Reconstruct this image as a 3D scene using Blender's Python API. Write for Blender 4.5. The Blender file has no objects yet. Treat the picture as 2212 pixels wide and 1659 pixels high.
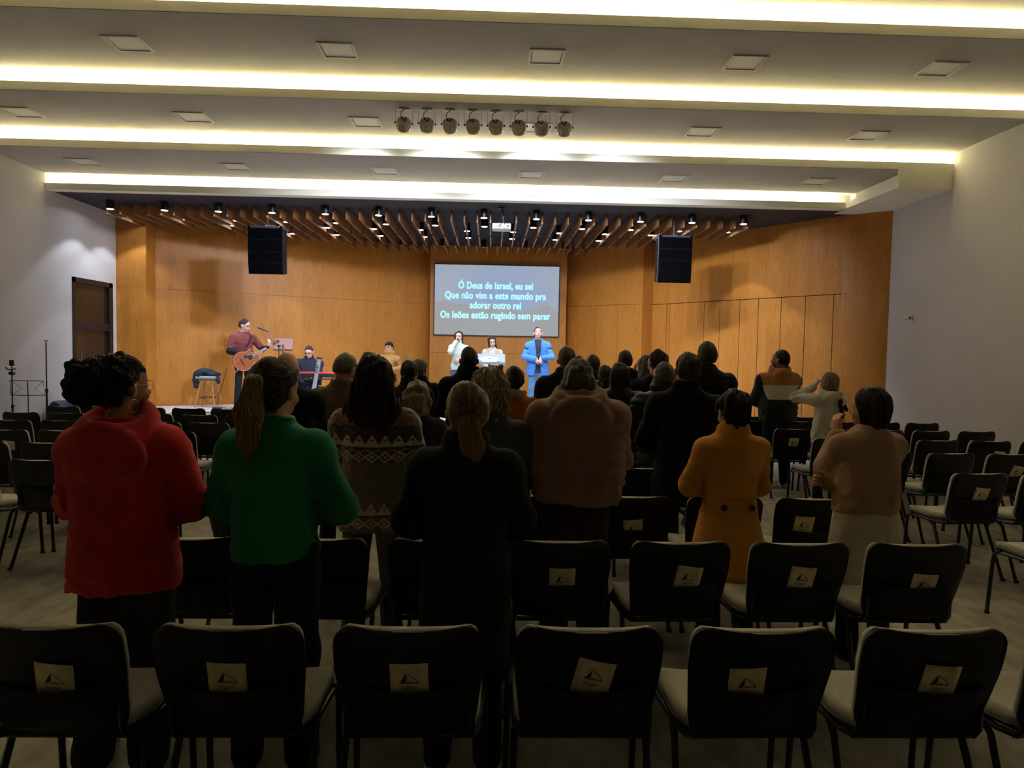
import bpy, math, random
import numpy as np
from mathutils import Vector, Matrix
S = bpy.context.scene
COL = S.collection
# ------------------------------------------------------------ camera
def set_camera():
    cd = bpy.data.cameras.new('camera'); co = bpy.data.objects.new('camera', cd); COL.objects.link(co)
    cd.sensor_fit = 'HORIZONTAL'; cd.sensor_width = 36.0; cd.lens = 36.0*1500/2212
    cd.clip_start = .05; cd.clip_end = 100
    p, y, r = -0.04697805, 0.0309922, 0.01794628
    f = Vector((math.sin(y)*math.cos(p), math.cos(y)*math.cos(p), math.sin(p)))
    r0 = Vector((math.cos(y), -math.sin(y), 0)); u0 = r0.cross(f)
    rt = math.cos(r)*r0+math.sin(r)*u0; up = -math.sin(r)*r0+math.cos(r)*u0
    M = Matrix((( rt.x, up.x, -f.x, 0), (rt.y, up.y, -f.y, 0), (rt.z, up.z, -f.z, 1.68), (0, 0, 0, 1)))
    co.matrix_world = M
    S.camera = co
set_camera()
# ------------------------------------------------------------ world, exposure
w = bpy.data.worlds.new('world'); S.world = w; w.use_nodes = True
w.node_tree.nodes['Background'].inputs[0].default_value = (.9, .95, 1, 1)
w.node_tree.nodes['Background'].inputs[1].default_value = 0.0
S.view_settings.view_transform = 'Standard'; S.view_settings.look = 'None'
S.view_settings.gamma = 1; S.view_settings.use_curve_mapping = False
S.view_settings.exposure = 0.0
try:
    S.cycles.use_denoising = True
    S.cycles.max_bounces = 7; S.cycles.diffuse_bounces = 4; S.cycles.glossy_bounces = 3
    S.cycles.sample_clamp_indirect = 0
except Exception: pass
# ------------------------------------------------------------ room numbers (metres)
XL, XR = -7.40, 6.85                       # side walls
Z0, Z1, Z2, Z3, Z4 = 5.29, 5.02, 4.755, 4.49, 4.22   # ceiling tiers, falling toward the stage
L1, L2, L3, L4 = 7.22, 8.79, 10.29, 11.84            # front faces of the cove lips
STAGE = .44
WARM = (1.0, .90, .63); COOL = (.84, .90, 1.10)
# ------------------------------------------------------------ lights of the room
def area(name, loc, size, rot, power, color):
    l = bpy.data.lights.new(name, 'AREA'); l.shape = 'RECTANGLE'; l.size, l.size_y = size
    l.energy = power; l.color = color
    o = bpy.data.objects.new(name, l); COL.objects.link(o); o.location = loc; o.rotation_euler = rot
    return o
def spot(name, loc, target, power, color, size, blend, radius=.03):
    l = bpy.data.lights.new(name, 'SPOT'); l.energy = power; l.color = color
    l.spot_size = math.radians(size); l.spot_blend = blend; l.shadow_soft_size = radius
    o = bpy.data.objects.new(name, l); COL.objects.link(o); o.location = loc
    d = Vector(target)-Vector(loc); o.rotation_euler = d.to_track_quat('-Z', 'Y').to_euler()
    return o
# LED tape in each cove: sits on the inner face of the lip and shines at the riser
COVE_W = 22.0
LR, ZR = 5.65, Z0+.27                      # one more tier above the camera
for nm, L, Z in (('cove_led', LR, Z0), ('cove_led', L1, Z1), ('cove_led', L2, Z2), ('cove_led', L3, Z3)):
    area(nm, ((XL+XR)/2, L+.034, Z+.055), (XR-XL-.06, .03), (math.radians(90+62), 0, 0), COVE_W*14, WARM)
area('cove_led', ((XL+6.0)/2, L4+.034, Z4+.055), (6.0-XL-.06, .03), (math.radians(90+62), 0, 0), COVE_W*13, WARM)
# surface mounted downlights over the stage: (x, y)
LAMP_A = [(-6.78+.9448*i, 12.64) for i in range(13)]
LAMP_B = [(-6.78+.9448*i, 13.52) for i in range(13)]
LAMP_C = [(-5.15+.9448*i*.98, 14.06) for i in range(10)]
LAMP_D = [(-5.15+.9448*i*.98, 14.90) for i in range(1, 9)]
LAMP_E = [(-2.08+.937*i, 16.15) for i in range(5)]
LAMP_H = .150
for rows, pw, bw in ((LAMP_A, 75, 86), (LAMP_B, 75, 84), (LAMP_C, 62, 68), (LAMP_D, 75, 68)):
    for (x, y) in rows:
        spot('downlight_beam', (x, y, Z4-LAMP_H-.012), (x, y, 0), pw*(.9 if x < -6.5 else 1), COOL, (104 if x < -6.5 else bw), (.3 if x < -6.5 else .15), .035)
        spot('downlight_spill', (x, y, Z4-LAMP_H-.012), (x, y, 0), pw*.07, COOL, 176, .12, .035)
# eight PAR cans under the second tier, washing the stage
PARS = [(-1.16+.293*i, 9.06) for i in range(8)]
for i, (x, y) in enumerate(PARS):
    spot('par_beam', (x+.02, y+.14, Z2-.26), ((-5.2, 1.5, -2.6, 4.6, -4.2, 2.8, -.8, 5.4)[i], 15.0, 1.6), 500, (.84, .91, 1.06), 58, 1.0, .12)
# ------------------------------------------------------------ helpers
def new_mesh(name, V, F, mat=None, smooth=True, mats=None, mi=None, uv=None, parent=None):
    me = bpy.data.meshes.new(name)
    V = np.asarray(V, np.float32)
    if isinstance(F, np.ndarray):
        nf, k = F.shape
        me.vertices.add(len(V)); me.vertices.foreach_set('co', V.ravel())
        me.loops.add(nf*k); me.loops.foreach_set('vertex_index', F.astype(np.int32).ravel())
        me.polygons.add(nf); me.polygons.foreach_set('loop_start', np.arange(0, nf*k, k, dtype=np.int32))
        me.update(calc_edges=True)
    else:
        me.from_pydata([tuple(map(float, v)) for v in V], [], F); me.update()
    for m in (mats or ([mat] if mat else [])): me.materials.append(m)
    if mi is not None: me.polygons.foreach_set('material_index', np.asarray(mi, np.int32))
    if smooth: me.polygons.foreach_set('use_smooth', [True]*len(me.polygons))
    if uv is not None:
        ul = me.uv_layers.new(name='UVMap'); ul.data.foreach_set('uv', np.asarray(uv, np.float32).ravel())
    me.validate() if False else None
    o = bpy.data.objects.new(name, me); COL.objects.link(o)
    if parent: o.parent = parent
    return o
def tag(o, label, cat, group=None):
    o['label'] = label; o['category'] = cat
    if group: o['group'] = group
    return o
def thing(name, label, cat, loc=(0, 0, 0), rz=0, group=None):
    o = bpy.data.objects.new(name, None); COL.objects.link(o); o.empty_display_size = .1
    o.location = loc; o.rotation_euler = (0, 0, rz); tag(o, label, cat, group); return o
def struct(o, label=None):
    o['kind'] = 'structure'
    if label: o['label'] = label
    return o
def dup(root, loc=None, rz=None, label=None, group=None):
    r = root.copy(); COL.objects.link(r)
    if loc is not None: r.location = loc
    if rz is not None: r.rotation_euler = (0, 0, rz)
    if label: r['label'] = label
    if group: r['group'] = group
    for ch in list(root.children):
        c = ch.copy(); COL.objects.link(c); c.parent = r
        for g in list(ch.children):
            d = g.copy(); COL.objects.link(d); d.parent = c
    return r
class MB:
    """collects simple solids into one mesh"""
    def __init__(s): s.V = []; s.F = []; s.M = []; s.n = 0
    def add(s, V, F, m=0):
        s.V.append(np.asarray(V, float).reshape(-1, 3)); s.F += [tuple(i+s.n for i in f) for f in F]; s.M += [m]*len(F); s.n += len(s.V[-1]); return s
    def box(s, lo, hi, m=0, R=None, T=None):
        (a, b, c), (d, e, f) = lo, hi
        V = np.array([(a, b, c), (d, b, c), (d, e, c), (a, e, c), (a, b, f), (d, b, f), (d, e, f), (a, e, f)], float)
        if R is not None: V = V@np.array(R).T
        if T is not None: V = V+np.array(T)
        return s.add(V, [(0, 3, 2, 1), (4, 5, 6, 7), (0, 1, 5, 4), (1, 2, 6, 5), (2, 3, 7, 6), (3, 0, 4, 7)], m)
    def rbox(s, lo, hi, r=.01, m=0, R=None, T=None, n=3):
        """box with all edges rounded (superellipsoid-free: vertex offset)"""
        lo = np.array(lo, float); hi = np.array(hi, float); c = (lo+hi)/2; e = (hi-lo)/2; r = min(r, *(e*.98))
        t = np.linspace(0, 1, n+1)*math.pi/2
        # build a sphere-like grid and push octants apart
        nu = 4*(n+1); nv = 2*(n+1); V = []
        au = np.concatenate([t+k*math.pi/2 for k in range(4)])
        sx = np.concatenate([[(1 if k in (0, 3) else -1)]*(n+1) for k in range(4)]); sy = np.concatenate([[(1 if k in (0, 1) else -1)]*(n+1) for k in range(4)])
        av = np.concatenate([t-math.pi/2, t]); sz = np.array([-1]*(n+1)+[1]*(n+1))
        for j in range(nv):
            for i in range(nu):
                V.append(((e[0]-r)*sx[i]+r*math.cos(av[j])*math.cos(au[i]), (e[1]-r)*sy[i]+r*math.cos(av[j])*math.sin(au[i]), (e[2]-r)*sz[j]+r*math.sin(av[j])))
        F = [(j*nu+i, j*nu+(i+1) % nu, (j+1)*nu+(i+1) % nu, (j+1)*nu+i) for j in range(nv-1) for i in range(nu)]
        F += [tuple(range(nu))[::-1], tuple(range((nv-1)*nu, nv*nu))]
        V = np.array(V)+c
        if R is not None: V = V@np.array(R).T
        if T is not None: V = V+np.array(T)
        return s.add(V, F, m)
    def tube(s, pts, r, seg=8, m=0, cap=True, flat=1.0):
        """swept tube through pts; r scalar or list; flat squashes the section"""
        P = np.array(pts, float); n = len(P); rr = np.broadcast_to(np.asarray(r, float), (n,))
        T = np.gradient(P, axis=0); T /= np.linalg.norm(T, axis=1)[:, None]+1e-9
        up = np.array([0, 0, 1.]) if abs(T[0][2]) < .9 else np.array([0, 1., 0])
        u = np.cross(T[0], up); u /= np.linalg.norm(u); V = []
        for i in range(n):
            u = u-T[i]*(u@T[i]); u /= np.linalg.norm(u)+1e-9; v = np.cross(T[i], u)
            for k in range(seg):
                a = 2*math.pi*k/seg; V.append(P[i]+rr[i]*(math.cos(a)*u+flat*math.sin(a)*v))
        F = [(i*seg+k, i*seg+(k+1) % seg, (i+1)*seg+(k+1) % seg, (i+1)*seg+k) for i in range(n-1) for k in range(seg)]
        if cap: F += [tuple(range(seg))[::-1], tuple(range((n-1)*seg, n*seg))]
        return s.add(V, F, m)
    def lathe(s, prof, seg=24, m=0, R=None, T=None):
        V = [(r*math.cos(2*math.pi*k/seg), r*math.sin(2*math.pi*k/seg), z) for (r, z) in prof for k in range(seg)]
        F = [(i*seg+k, i*seg+(k+1) % seg, (i+1)*seg+(k+1) % seg, (i+1)*seg+k) for i in range(len(prof)-1) for k in range(seg)]
        F += [tuple(range(seg))[::-1], tuple(range((len(prof)-1)*seg, len(prof)*seg))]
        V = np.array(V)
        if R is not None: V = V@np.array(R).T
        if T is not None: V = V+np.array(T)
        return s.add(V, F, m)
    def prism(s, poly, z0, z1, m=0, R=None, T=None):
        n = len(poly); V = [(x, y, z0) for x, y in poly]+[(x, y, z1) for x, y in poly]
        V = np.array(V, float)
        if R is not None: V = V@np.array(R).T
        if T is not None: V = V+np.array(T)
        return s.add(V, [tuple(range(n))[::-1], tuple(range(n, 2*n))]+[(i, (i+1) % n, n+(i+1) % n, n+i) for i in range(n)], m)
    def obj(s, name, mats, parent=None, smooth=False):
        mats = mats if isinstance(mats, list) else [mats]
        o = new_mesh(name, np.concatenate(s.V), s.F, mats=mats, mi=s.M, smooth=False, parent=parent)
        if smooth:
            me = o.data
            me.polygons.foreach_set('use_smooth', [True]*len(me.polygons))
            try: me.set_sharp_from_angle(angle=math.radians(40))
            except Exception: pass
        return o
def slab(fn, nu, nv, th):
    """closed sheet: fn(u,v)->(x,y,z), u,v in 0..1, thickness th along the normal"""
    P = np.array([[fn(i/nu, j/nv) for i in range(nu+1)] for j in range(nv+1)], float)
    du = np.gradient(P, axis=1); dv = np.gradient(P, axis=0); N = np.cross(du, dv); N /= np.linalg.norm(N, axis=2)[..., None]+1e-9
    A = P.reshape(-1, 3); B = (P+N*th).reshape(-1, 3); n = len(A); w = nu+1
    F = []
    for j in range(nv):
        for i in range(nu):
            a = j*w+i; F.append((a, a+w, a+w+1, a+1)); F.append((n+a, n+a+1, n+a+w+1, n+a+w))
    ring = [i for i in range(nu)]+[j*w+nu for j in range(nv)]+[nv*w+i for i in range(nu, 0, -1)]+[j*w for j in range(nv, 0, -1)]
    for k in range(len(ring)):
        a, b = ring[k], ring[(k+1) % len(ring)]; F.append((a, b, n+b, n+a))
    return np.concatenate([A, B]), F
def Rx(a): c, s = math.cos(a), math.sin(a); return np.array([[1, 0, 0], [0, c, -s], [0, s, c]])
def Ry(a): c, s = math.cos(a), math.sin(a); return np.array([[c, 0, s], [0, 1, 0], [-s, 0, c]])
def Rz(a): c, s = math.cos(a), math.sin(a); return np.array([[c, -s, 0], [s, c, 0], [0, 0, 1]])
# ------------------------------------------------------------ materials
_M = {}
def mat(name, col, rough=.6, metal=0, noise=0, nscale=20, bump=0, bscale=200, emit=None, estr=0, sheen=0, spec=.5, stretch=(1, 1, 1), col2=None, alpha=1, trans=0, coat=0):
    if name in _M: return _M[name]
    m = bpy.data.materials.new(name); m.use_nodes = True; nt = m.node_tree; N = nt.nodes; L = nt.links
    b = N['Principled BSDF']; b.inputs['Base Color'].default_value = (*col, 1); b.inputs['Roughness'].default_value = rough
    b.inputs['Metallic'].default_value = metal; b.inputs['Specular IOR Level'].default_value = spec
    b.inputs['Sheen Weight'].default_value = sheen
    if coat: b.inputs['Coat Weight'].default_value = coat
    if trans: b.inputs['Transmission Weight'].default_value = trans
    if alpha < 1: b.inputs['Alpha'].default_value = alpha
    if emit: b.inputs['Emission Color'].default_value = (*emit, 1); b.inputs['Emission Strength'].default_value = estr
    if noise or bump:
        tc = N.new('ShaderNodeTexCoord'); mp = N.new('ShaderNodeMapping'); mp.inputs['Scale'].default_value = stretch
        L.new(tc.outputs['Object'], mp.inputs['Vector'])
    if noise:
        t = N.new('ShaderNodeTexNoise'); t.inputs['Scale'].default_value = nscale; t.inputs['Detail'].default_value = 5
        L.new(mp.outputs[0], t.inputs['Vector'])
        mx = N.new('ShaderNodeMix'); mx.data_type = 'RGBA'
        c2 = col2 if col2 else tuple(c*(1-noise) for c in col)
        mr = N.new('ShaderNodeMapRange'); mr.inputs['From Min'].default_value = .35; mr.inputs['From Max'].default_value = .65
        L.new(t.outputs['Fac'], mr.inputs['Value'])
        mx.inputs[6].default_value = (*col, 1); mx.inputs[7].default_value = (*c2, 1)
        L.new(mr.outputs[0], mx.inputs[0]); L.new(mx.outputs[2], b.inputs['Base Color'])
    if bump:
        t2 = N.new('ShaderNodeTexNoise'); t2.inputs['Scale'].default_value = bscale; t2.inputs['Detail'].default_value = 3
        L.new(mp.outputs[0], t2.inputs['Vector'])
        bp = N.new('ShaderNodeBump'); bp.inputs['Strength'].default_value = bump; bp.inputs['Distance'].default_value = .01
        L.new(t2.outputs['Fac'], bp.inputs['Height']); L.new(bp.outputs[0], b.inputs['Normal'])
    _M[name] = m; return m
def wood_mat(name, base, dark, coord='UV', sx=1.0, rough=.42, seam=0, hs=1.0):
    m = bpy.data.materials.new(name); m.use_nodes = True; nt = m.node_tree; N = nt.nodes; L = nt.links; b = N['Principled BSDF']
    tc = N.new('ShaderNodeTexCoord'); sep = N.new('ShaderNodeSeparateXYZ'); L.new(tc.outputs[coord], sep.inputs[0])
    def math_(op, a, b_=None, c=None):
        n = N.new('ShaderNodeMath'); n.operation = op
        for i, v in enumerate((a, b_, c)):
            if v is None: continue
            if isinstance(v, (int, float)): n.inputs[i].default_value = v
            else: L.new(v, n.inputs[i])
        return n.outputs[0]
    def comb(x, y, z=0):
        n = N.new('ShaderNodeCombineXYZ')
        for i, v in enumerate((x, y, z)):
            if isinstance(v, (int, float)): n.inputs[i].default_value = v
            else: L.new(v, n.inputs[i])
        return n.outputs[0]
    def noise(vec, sc, det=4, rg=.5):
        n = N.new('ShaderNodeTexNoise'); n.inputs['Scale'].default_value = sc; n.inputs['Detail'].default_value = det; n.inputs['Roughness'].default_value = rg; L.new(vec, n.inputs['Vector']); return n.outputs['Fac']
    u, v = sep.outputs[0], sep.outputs[1]
    u = math_('MULTIPLY', u, sx)
    W_ = .31                                    # veneer leaf width
    leaf = math_('FLOOR', math_('DIVIDE', u, W_)); lu = math_('SUBTRACT', math_('FRACT', math_('DIVIDE', u, W_)), .5)
    rnd = N.new('ShaderNodeTexWhiteNoise'); rnd.noise_dimensions = '1D'; L.new(leaf, rnd.inputs['W'])
    off = math_('MULTIPLY', rnd.outputs['Value'], 7.0)
    # cathedral figure: nested flames along the leaf
    vv = math_('ADD', v, off)
    wob = noise(comb(math_('MULTIPLY', u, 1.3), math_('MULTIPLY', vv, .9), leaf), 2.0, 3)
    wob2 = math_('MULTIPLY', math_('SUBTRACT', wob, .5), 1.1)
    lu2 = math_('ADD', lu, wob2)
    para = math_('MULTIPLY', math_('MULTIPLY', lu2, lu2), 26.0)
    pv = math_('ABSOLUTE', math_('SUBTRACT', math_('FRACT', math_('MULTIPLY', vv, .36)), .5))
    ph = math_('ADD', para, math_('MULTIPLY', pv, 7.0*hs))
    fig = math_('ADD', math_('MULTIPLY', math_('SINE', math_('MULTIPLY', ph, 5.2)), .5), .5)
    fig = math_('POWER', fig, 3.0)
    grain = noise(comb(math_('MULTIPLY', u, 95), math_('MULTIPLY', vv, 2.2), leaf), 1.0, 6, .65)
    pores = noise(comb(math_('MULTIPLY', u, 330), math_('MULTIPLY', vv, 9), leaf), 1.0, 3, .6)
    broad = noise(comb(math_('MULTIPLY', u, 3.2), math_('MULTIPLY', vv, .35), leaf), 1.0, 2)
    f = math_('ADD', math_('MULTIPLY', fig, .20), math_('MULTIPLY', grain, .95))
    f = math_('ADD', f, math_('MULTIPLY', pores, .22)); f = math_('ADD', f, math_('MULTIPLY', broad, .55))
    mr = N.new('ShaderNodeMapRange'); mr.inputs['From Min'].default_value = .60; mr.inputs['From Max'].default_value = 1.32; L.new(f, mr.inputs['Value'])
    mx = N.new('ShaderNodeMix'); mx.data_type = 'RGBA'; mx.inputs[6].default_value = (*base, 1); mx.inputs[7].default_value = (*dark, 1)
    L.new(mr.outputs[0], mx.inputs[0])
    L.new(mx.outputs[2], b.inputs['Base Color']); b.inputs['Roughness'].default_value = rough
    b.inputs['Specular IOR Level'].default_value = .35
    return m
M_wood = wood_mat('wood_veneer', (.62, .26, .044), (.35, .120, .012))
M_slat = wood_mat('wood_slat', (.36, .17, .065), (.20, .085, .03), coord='Object', sx=1)
M_white = mat('wall_paint', (.61, .585, .545), .9, noise=.05, nscale=1.3, bump=.03, bscale=60)
M_ceil = mat('ceiling_paint', (.53, .50, .435), .9, noise=.06, nscale=2.0)
M_cove = mat('cove_paint', (.93, .92, .78), .85); M_riser = mat('cove_riser_darkened', (.42, .41, .34), .85)  # one cove paint: lightened on lips, darkened on risers to even the LED light
M_dark = mat('dark_ceiling_paint', (.030, .030, .042), .8)
M_gap = mat('dark_joint', (.02, .01, .006), .9)
M_carpet = mat('carpet', (.42, .385, .30), 1.0, noise=.35, nscale=9, bump=.6, bscale=260, stretch=(1, .45, 1))
M_blackmetal = mat('black_metal', (.012, .012, .014), .38, metal=.0, spec=.5)
M_blackplastic = mat('black_plastic', (.010, .010, .012), .48, bump=.08, bscale=500)
M_chrome = mat('chrome', (.6, .6, .6), .25, metal=1)
M_glassdark = mat('dark_glass', (.035, .022, .016), .12, spec=.6, noise=.3, nscale=2)
# ------------------------------------------------------------ the room shell
def quad_uv(name, quads, m, uvs=None):
    V = []; F = []; U = []
    for k, q in enumerate(quads):
        V += q; F.append((4*k, 4*k+1, 4*k+2, 4*k+3)); U += (uvs[k] if uvs else [(0, 0)]*4)
    return new_mesh(name, V, F, m, smooth=False, uv=U)
YB, YF = -5.0, 19.0
struct(MB().box((XL-.3, YB-.2, -.2), (XR+.3, YF, 0)).obj('floor', M_carpet))
# left wall with a door opening
DY0, DY1, DZ = 12.53, 13.84, 2.86
LW = MB().box((XL-.2, YB, 0), (XL, DY0, ZR+.1)).box((XL-.2, DY1, 0), (XL, 18.2, ZR+.1)).box((XL-.2, DY0, DZ), (XL, DY1, ZR+.1))
struct(LW.obj('wall_left', M_white))
struct(MB().box((XR, YB, 0), (XR+.2, 11.2, ZR+.1)).prism([(XR, 11.2), (XR+.2, 11.2), (XR+.2, 13.5), (XR+.02, 13.5), (XR+.03, 11.9)], 0, ZR+.1).obj('wall_right', M_white))
struct(MB().box((XL-.2, YB-.2, 0), (XR+.2, YB, ZR+.1)).obj('wall_rear', mat('rear_wall_paint', (.16, .14, .12), .9)))
struct(MB().box((XL-.2, 18.2, 0), (XR+.2, 18.4, ZR+.1)).obj('wall_back', M_gap))
# door in the left wall
d = bpy.data.objects.new('door_1', None); COL.objects.link(d); struct(d, 'black framed dark glass double panel door in the white side wall beside the stage')
fr = MB()
fr.box((XL-.12, DY0, STAGE), (XL+.012, DY0+.09, DZ)).box((XL-.12, DY1-.13, STAGE), (XL+.012, DY1, DZ)).box((XL-.12, DY0, DZ-.09), (XL+.012, DY1, DZ))
fr.box((XL-.12, DY0, 1.93), (XL+.004, DY1, 2.07)); fr.box((XL-.2, DY0, 0), (XL+.01, DY1, STAGE+.12))
fr.obj('door_frame', M_blackmetal, d)
MB().box((XL-.07, DY0+.05, STAGE), (XL-.04, DY1-.05, DZ-.04)).obj('door_glass', M_glassdark, d)
MB().tube([(XL+.02, DY0+.16, 1.15), (XL+.06, DY0+.16, 1.15), (XL+.06, DY0+.16, 1.55), (XL+.02, DY0+.16, 1.55)], .012).obj('door_handle', M_chrome, d)
# ceiling tiers with cove lips
def tier(n, ya, yb, z, x0=XL, x1=XR, m=None):
    struct(MB().box((x0-.05, ya, z), (x1+.05, yb, z+.05)).obj('ceiling', m or M_ceil))
RD = .17                                     # trough depth, lip to riser
tier(-1, YB, LR+RD, ZR-.004); tier(0, LR+.008, L1+RD, Z0-.004); tier(1, L1+.008, L2+RD, Z1-.004); tier(2, L2+.008, L3+RD, Z2-.004); tier(3, L3+.008, L4+RD, Z3-.004, XL, 6.16)
n = 0
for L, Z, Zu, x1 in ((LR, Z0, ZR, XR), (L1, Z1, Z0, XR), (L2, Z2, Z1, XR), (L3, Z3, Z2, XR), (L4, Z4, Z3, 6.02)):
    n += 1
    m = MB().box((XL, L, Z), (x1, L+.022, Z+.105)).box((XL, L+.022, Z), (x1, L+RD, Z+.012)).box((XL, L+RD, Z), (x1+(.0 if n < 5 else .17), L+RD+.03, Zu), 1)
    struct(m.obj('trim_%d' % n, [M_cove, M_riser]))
# the lowest soffit turns the corner and runs back along the right wall to the third lip
s4 = MB()
s4.box((6.02, L3+.022, Z4), (6.05, L4+.022, Z4+.105)).box((6.19, L3+.022, Z4+.012), (6.22, L4+RD, Z3))
s4.box((6.02, L3, Z4), (XR, L3+.03, Z3-.001)); s4.box((6.05, L3+.03, Z4), (XR+.03, 12.3, Z4+.012));
struct(s4.obj('trim_6', M_cove))
struct(MB().box((XL-.02, L4+.04, Z4+.004), (XR+.1, 18.3, Z4+.06)).obj('ceiling', M_dark))
# ------------------------------------------------------------ oak panelling behind the stage
ZJ = 2.82
def panel_wall(name, a, b, z0, z1, seams_lo=(), seams_hi=(), joint=True, th=.05, u0=0.0, zj=ZJ, gap=.006, jgap=.008):
    a = np.array(a, float); b = np.array(b, float); Ln = np.linalg.norm(b-a); t = (b-a)/Ln; nrm = np.array([t[1], -t[0]])
    V = []; F = []; U = []; M = []
    def addbox(s0, s1, za, zb, off, m, front=True):
        k = len(V)
        p = [a+t*s0+nrm*off, a+t*s1+nrm*off, a+t*s1-nrm*th, a+t*s0-nrm*th]
        for z in (za, zb):
            for q in p: V.append((q[0], q[1], z))
        for f in ((0, 1, 5, 4), (1, 2, 6, 5), (3, 0, 4, 7), (4, 5, 6, 7), (3, 2, 1, 0), (2, 3, 7, 6)):
            F.append(tuple(k+i for i in f)); M.append(m)
            for i in f:
                s = s0 if i % 4 in (0, 3) else s1; z = za if i < 4 else zb
                U.append((u0+s, z))
    addbox(0, Ln, z0, z1, -.012, 1)
    def run(seams, za, zb):
        e = [0]+[x for x in seams if 0 < x < Ln]+[Ln]
        for i in range(len(e)-1):
            addbox(e[i]+(gap/2 if i else 0), e[i+1]-(gap/2 if i < len(e)-2 else 0), za, zb, 0, 0)
    if joint: run(seams_lo, z0, zj-jgap/2); run(seams_hi, zj+jgap/2, z1)
    else: run(seams_lo, z0, z1)
    return struct(new_mesh(name, V, F, mats=[M_wood, M_gap], mi=M, smooth=False, uv=U))
ZT = Z4+.02
panel_wall('wall_back_side', (XL, 13.98), (-6.83, 14.0), 0, ZT, gap=.003, jgap=.003, u0=.13)
panel_wall('wall_back_side', (-6.83, 14.0), (-6.80, 14.32), 0, ZT, joint=False, u0=2)
panel_wall('wall_back_left', (-6.84, 14.32), (-1.50, 17.46), 0, ZT, seams_lo=(), seams_hi=(), gap=.002, jgap=.004, u0=5.07)
panel_wall('wall_back_centre', (-1.50, 17.0), (1.82, 17.0), 0, ZT, seams_lo=(.21, 1.1, 1.95, 2.8), zj=1.62, gap=.004, jgap=.005, u0=13.04)
struct(MB().box((-1.50, 17.04, 0), (-1.46, 17.9, ZT)).box((1.78, 17.04, 0), (1.82, 17.9, ZT)).obj('trim_7', M_wood))
panel_wall('wall_back_right', (1.80, 17.58), (3.44, 15.84), 0, ZT, seams_lo=(.18, 1.05, 1.7), gap=.006, u0=18.1)
panel_wall('wall_back_pier', (3.44, 15.84), (3.73, 16.06), 0, ZT, u0=21.4, gap=.003, jgap=.004)
def seam_at(px_list): return px_list
panel_wall('wall_back_right', (3.73, 16.06), (6.30, 12.40), 0, ZT, seams_lo=(.42, .52, 1.46, 1.86, 2.35, 2.78, 3.28, 3.78, 4.33), gap=.013, jgap=.014, u0=24.0)
panel_wall('wall_back_side', (6.30, 12.40), (6.88, 11.88), 0, ZT, gap=.003, jgap=.003, u0=29.2)
# stage platform
st = [(XL, 12.25), (6.3, 12.25), (6.3, 12.42), (3.72, 16.05), (1.8, 17.6), (-1.5, 17.46), (-6.83, 14.3), (XL, 14.0)]
M_stage = mat('stage_top', (.62, .60, .57), .35, noise=.12, nscale=6)
M_stagefront = wood_mat('stage_front_wood', (.50, .25, .09), (.33, .14, .045), coord='Object')
o = MB().prism([(-7.38, 12.3), (3.3, 12.3), (3.3, 16.0), (1.9, 16.97), (-1.5, 16.97), (-1.55, 17.35), (-6.8, 14.25), (-7.38, 13.95)], .001, STAGE-.02, 1).prism([(-7.38, 12.27), (3.3, 12.27), (3.3, 16.0), (1.9, 16.97), (-1.5, 16.97), (-1.55, 17.35), (-6.8, 14.25), (-7.38, 13.95)], STAGE-.02, STAGE, 0).obj('floor_stage', [M_stage, M_stagefront])
struct(o, 'low stage platform with pale top and wooden front edge')
def nth(i):
    n = i+1; return '%d%s' % (n, 'th' if 10 < n % 100 < 20 else {1: 'st', 2: 'nd', 3: 'rd'}.get(n % 10, 'th'))
# ------------------------------------------------------------ timber fins and downlights under the dark ceiling
def fin_len(x, y0, y1):
    wy = 14.32+.59*(x+6.84) if x < -1.5 else (17.0 if x < 1.8 else 17.58-1.061*(x-1.8))
    if x > 3.6: wy = 16.06-1.424*(x-3.73)
    return min(y1, wy-.06)
def fin(x, y0, y1):
    m = MB().box((x-.014, 0, 4.008), (x+.014, y1-y0, Z4-.018))
    m.box((x-.006, .25, Z4-.02), (x+.006, .28, Z4+.004)).box((x-.006, y1-y0-.28, Z4-.02), (x+.006, y1-y0-.25, Z4+.004))
    o = m.obj('ceiling_fin', M_slat); me = o.data
    for v in me.vertices: v.co.x -= x
    o.location = (x, y0, 0); return o
blk = ((12.75, 14.2, [-6.90+.2362*i for i in range(50)], 'front'), (14.36, 15.66, [-5.48+.2362*i for i in range(38)], 'middle'), (15.68, 16.92, [-3.2+.2362*i for i in range(24)], 'rear'))
_c = {}
for y0, y1, xs, nm in blk:
    for i, x in enumerate(xs):
        ye = round(fin_len(x, y0, y1), 3)
        if ye-y0 < .3: continue
        k = round(ye-y0, 3)
        if k in _c: o = _c[k].copy(); COL.objects.link(o); o.location = (x, y0, 0)
        else: o = _c[k] = fin(x, y0, ye)
        lab = 'thin oak fin, %s from the left in the %s rank under the dark stage ceiling' % (nth(i), nm)
        tag(o, lab, 'ceiling fin', 'oak fins hanging in the %s rank' % nm)
M_lens = mat('lamp_lens', (.9, .9, .9), .3, emit=(1, .97, .95), estr=9)
M_lensoff = mat('lamp_lens_off', (.2, .2, .2), .3)
def downlight(lit):
    t = thing('ceiling_downlight', '', 'ceiling light')
    m = MB().lathe([(.001, 0), (.066, 0), (.066, -LAMP_H), (.060, -LAMP_H), (.060, -LAMP_H+.012), (.001, -LAMP_H+.012)], 24)
    m.obj('housing', M_blackmetal, t, smooth=True)
    MB().lathe([(.001, -LAMP_H+.011), (.058, -LAMP_H+.011), (.056, -LAMP_H-.004), (.001, -LAMP_H-.006)], 20).obj('lens', M_lens if lit else M_lensoff, t)
    return t
_l = downlight(True); _d = downlight(False); used = [0, 0]
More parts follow.
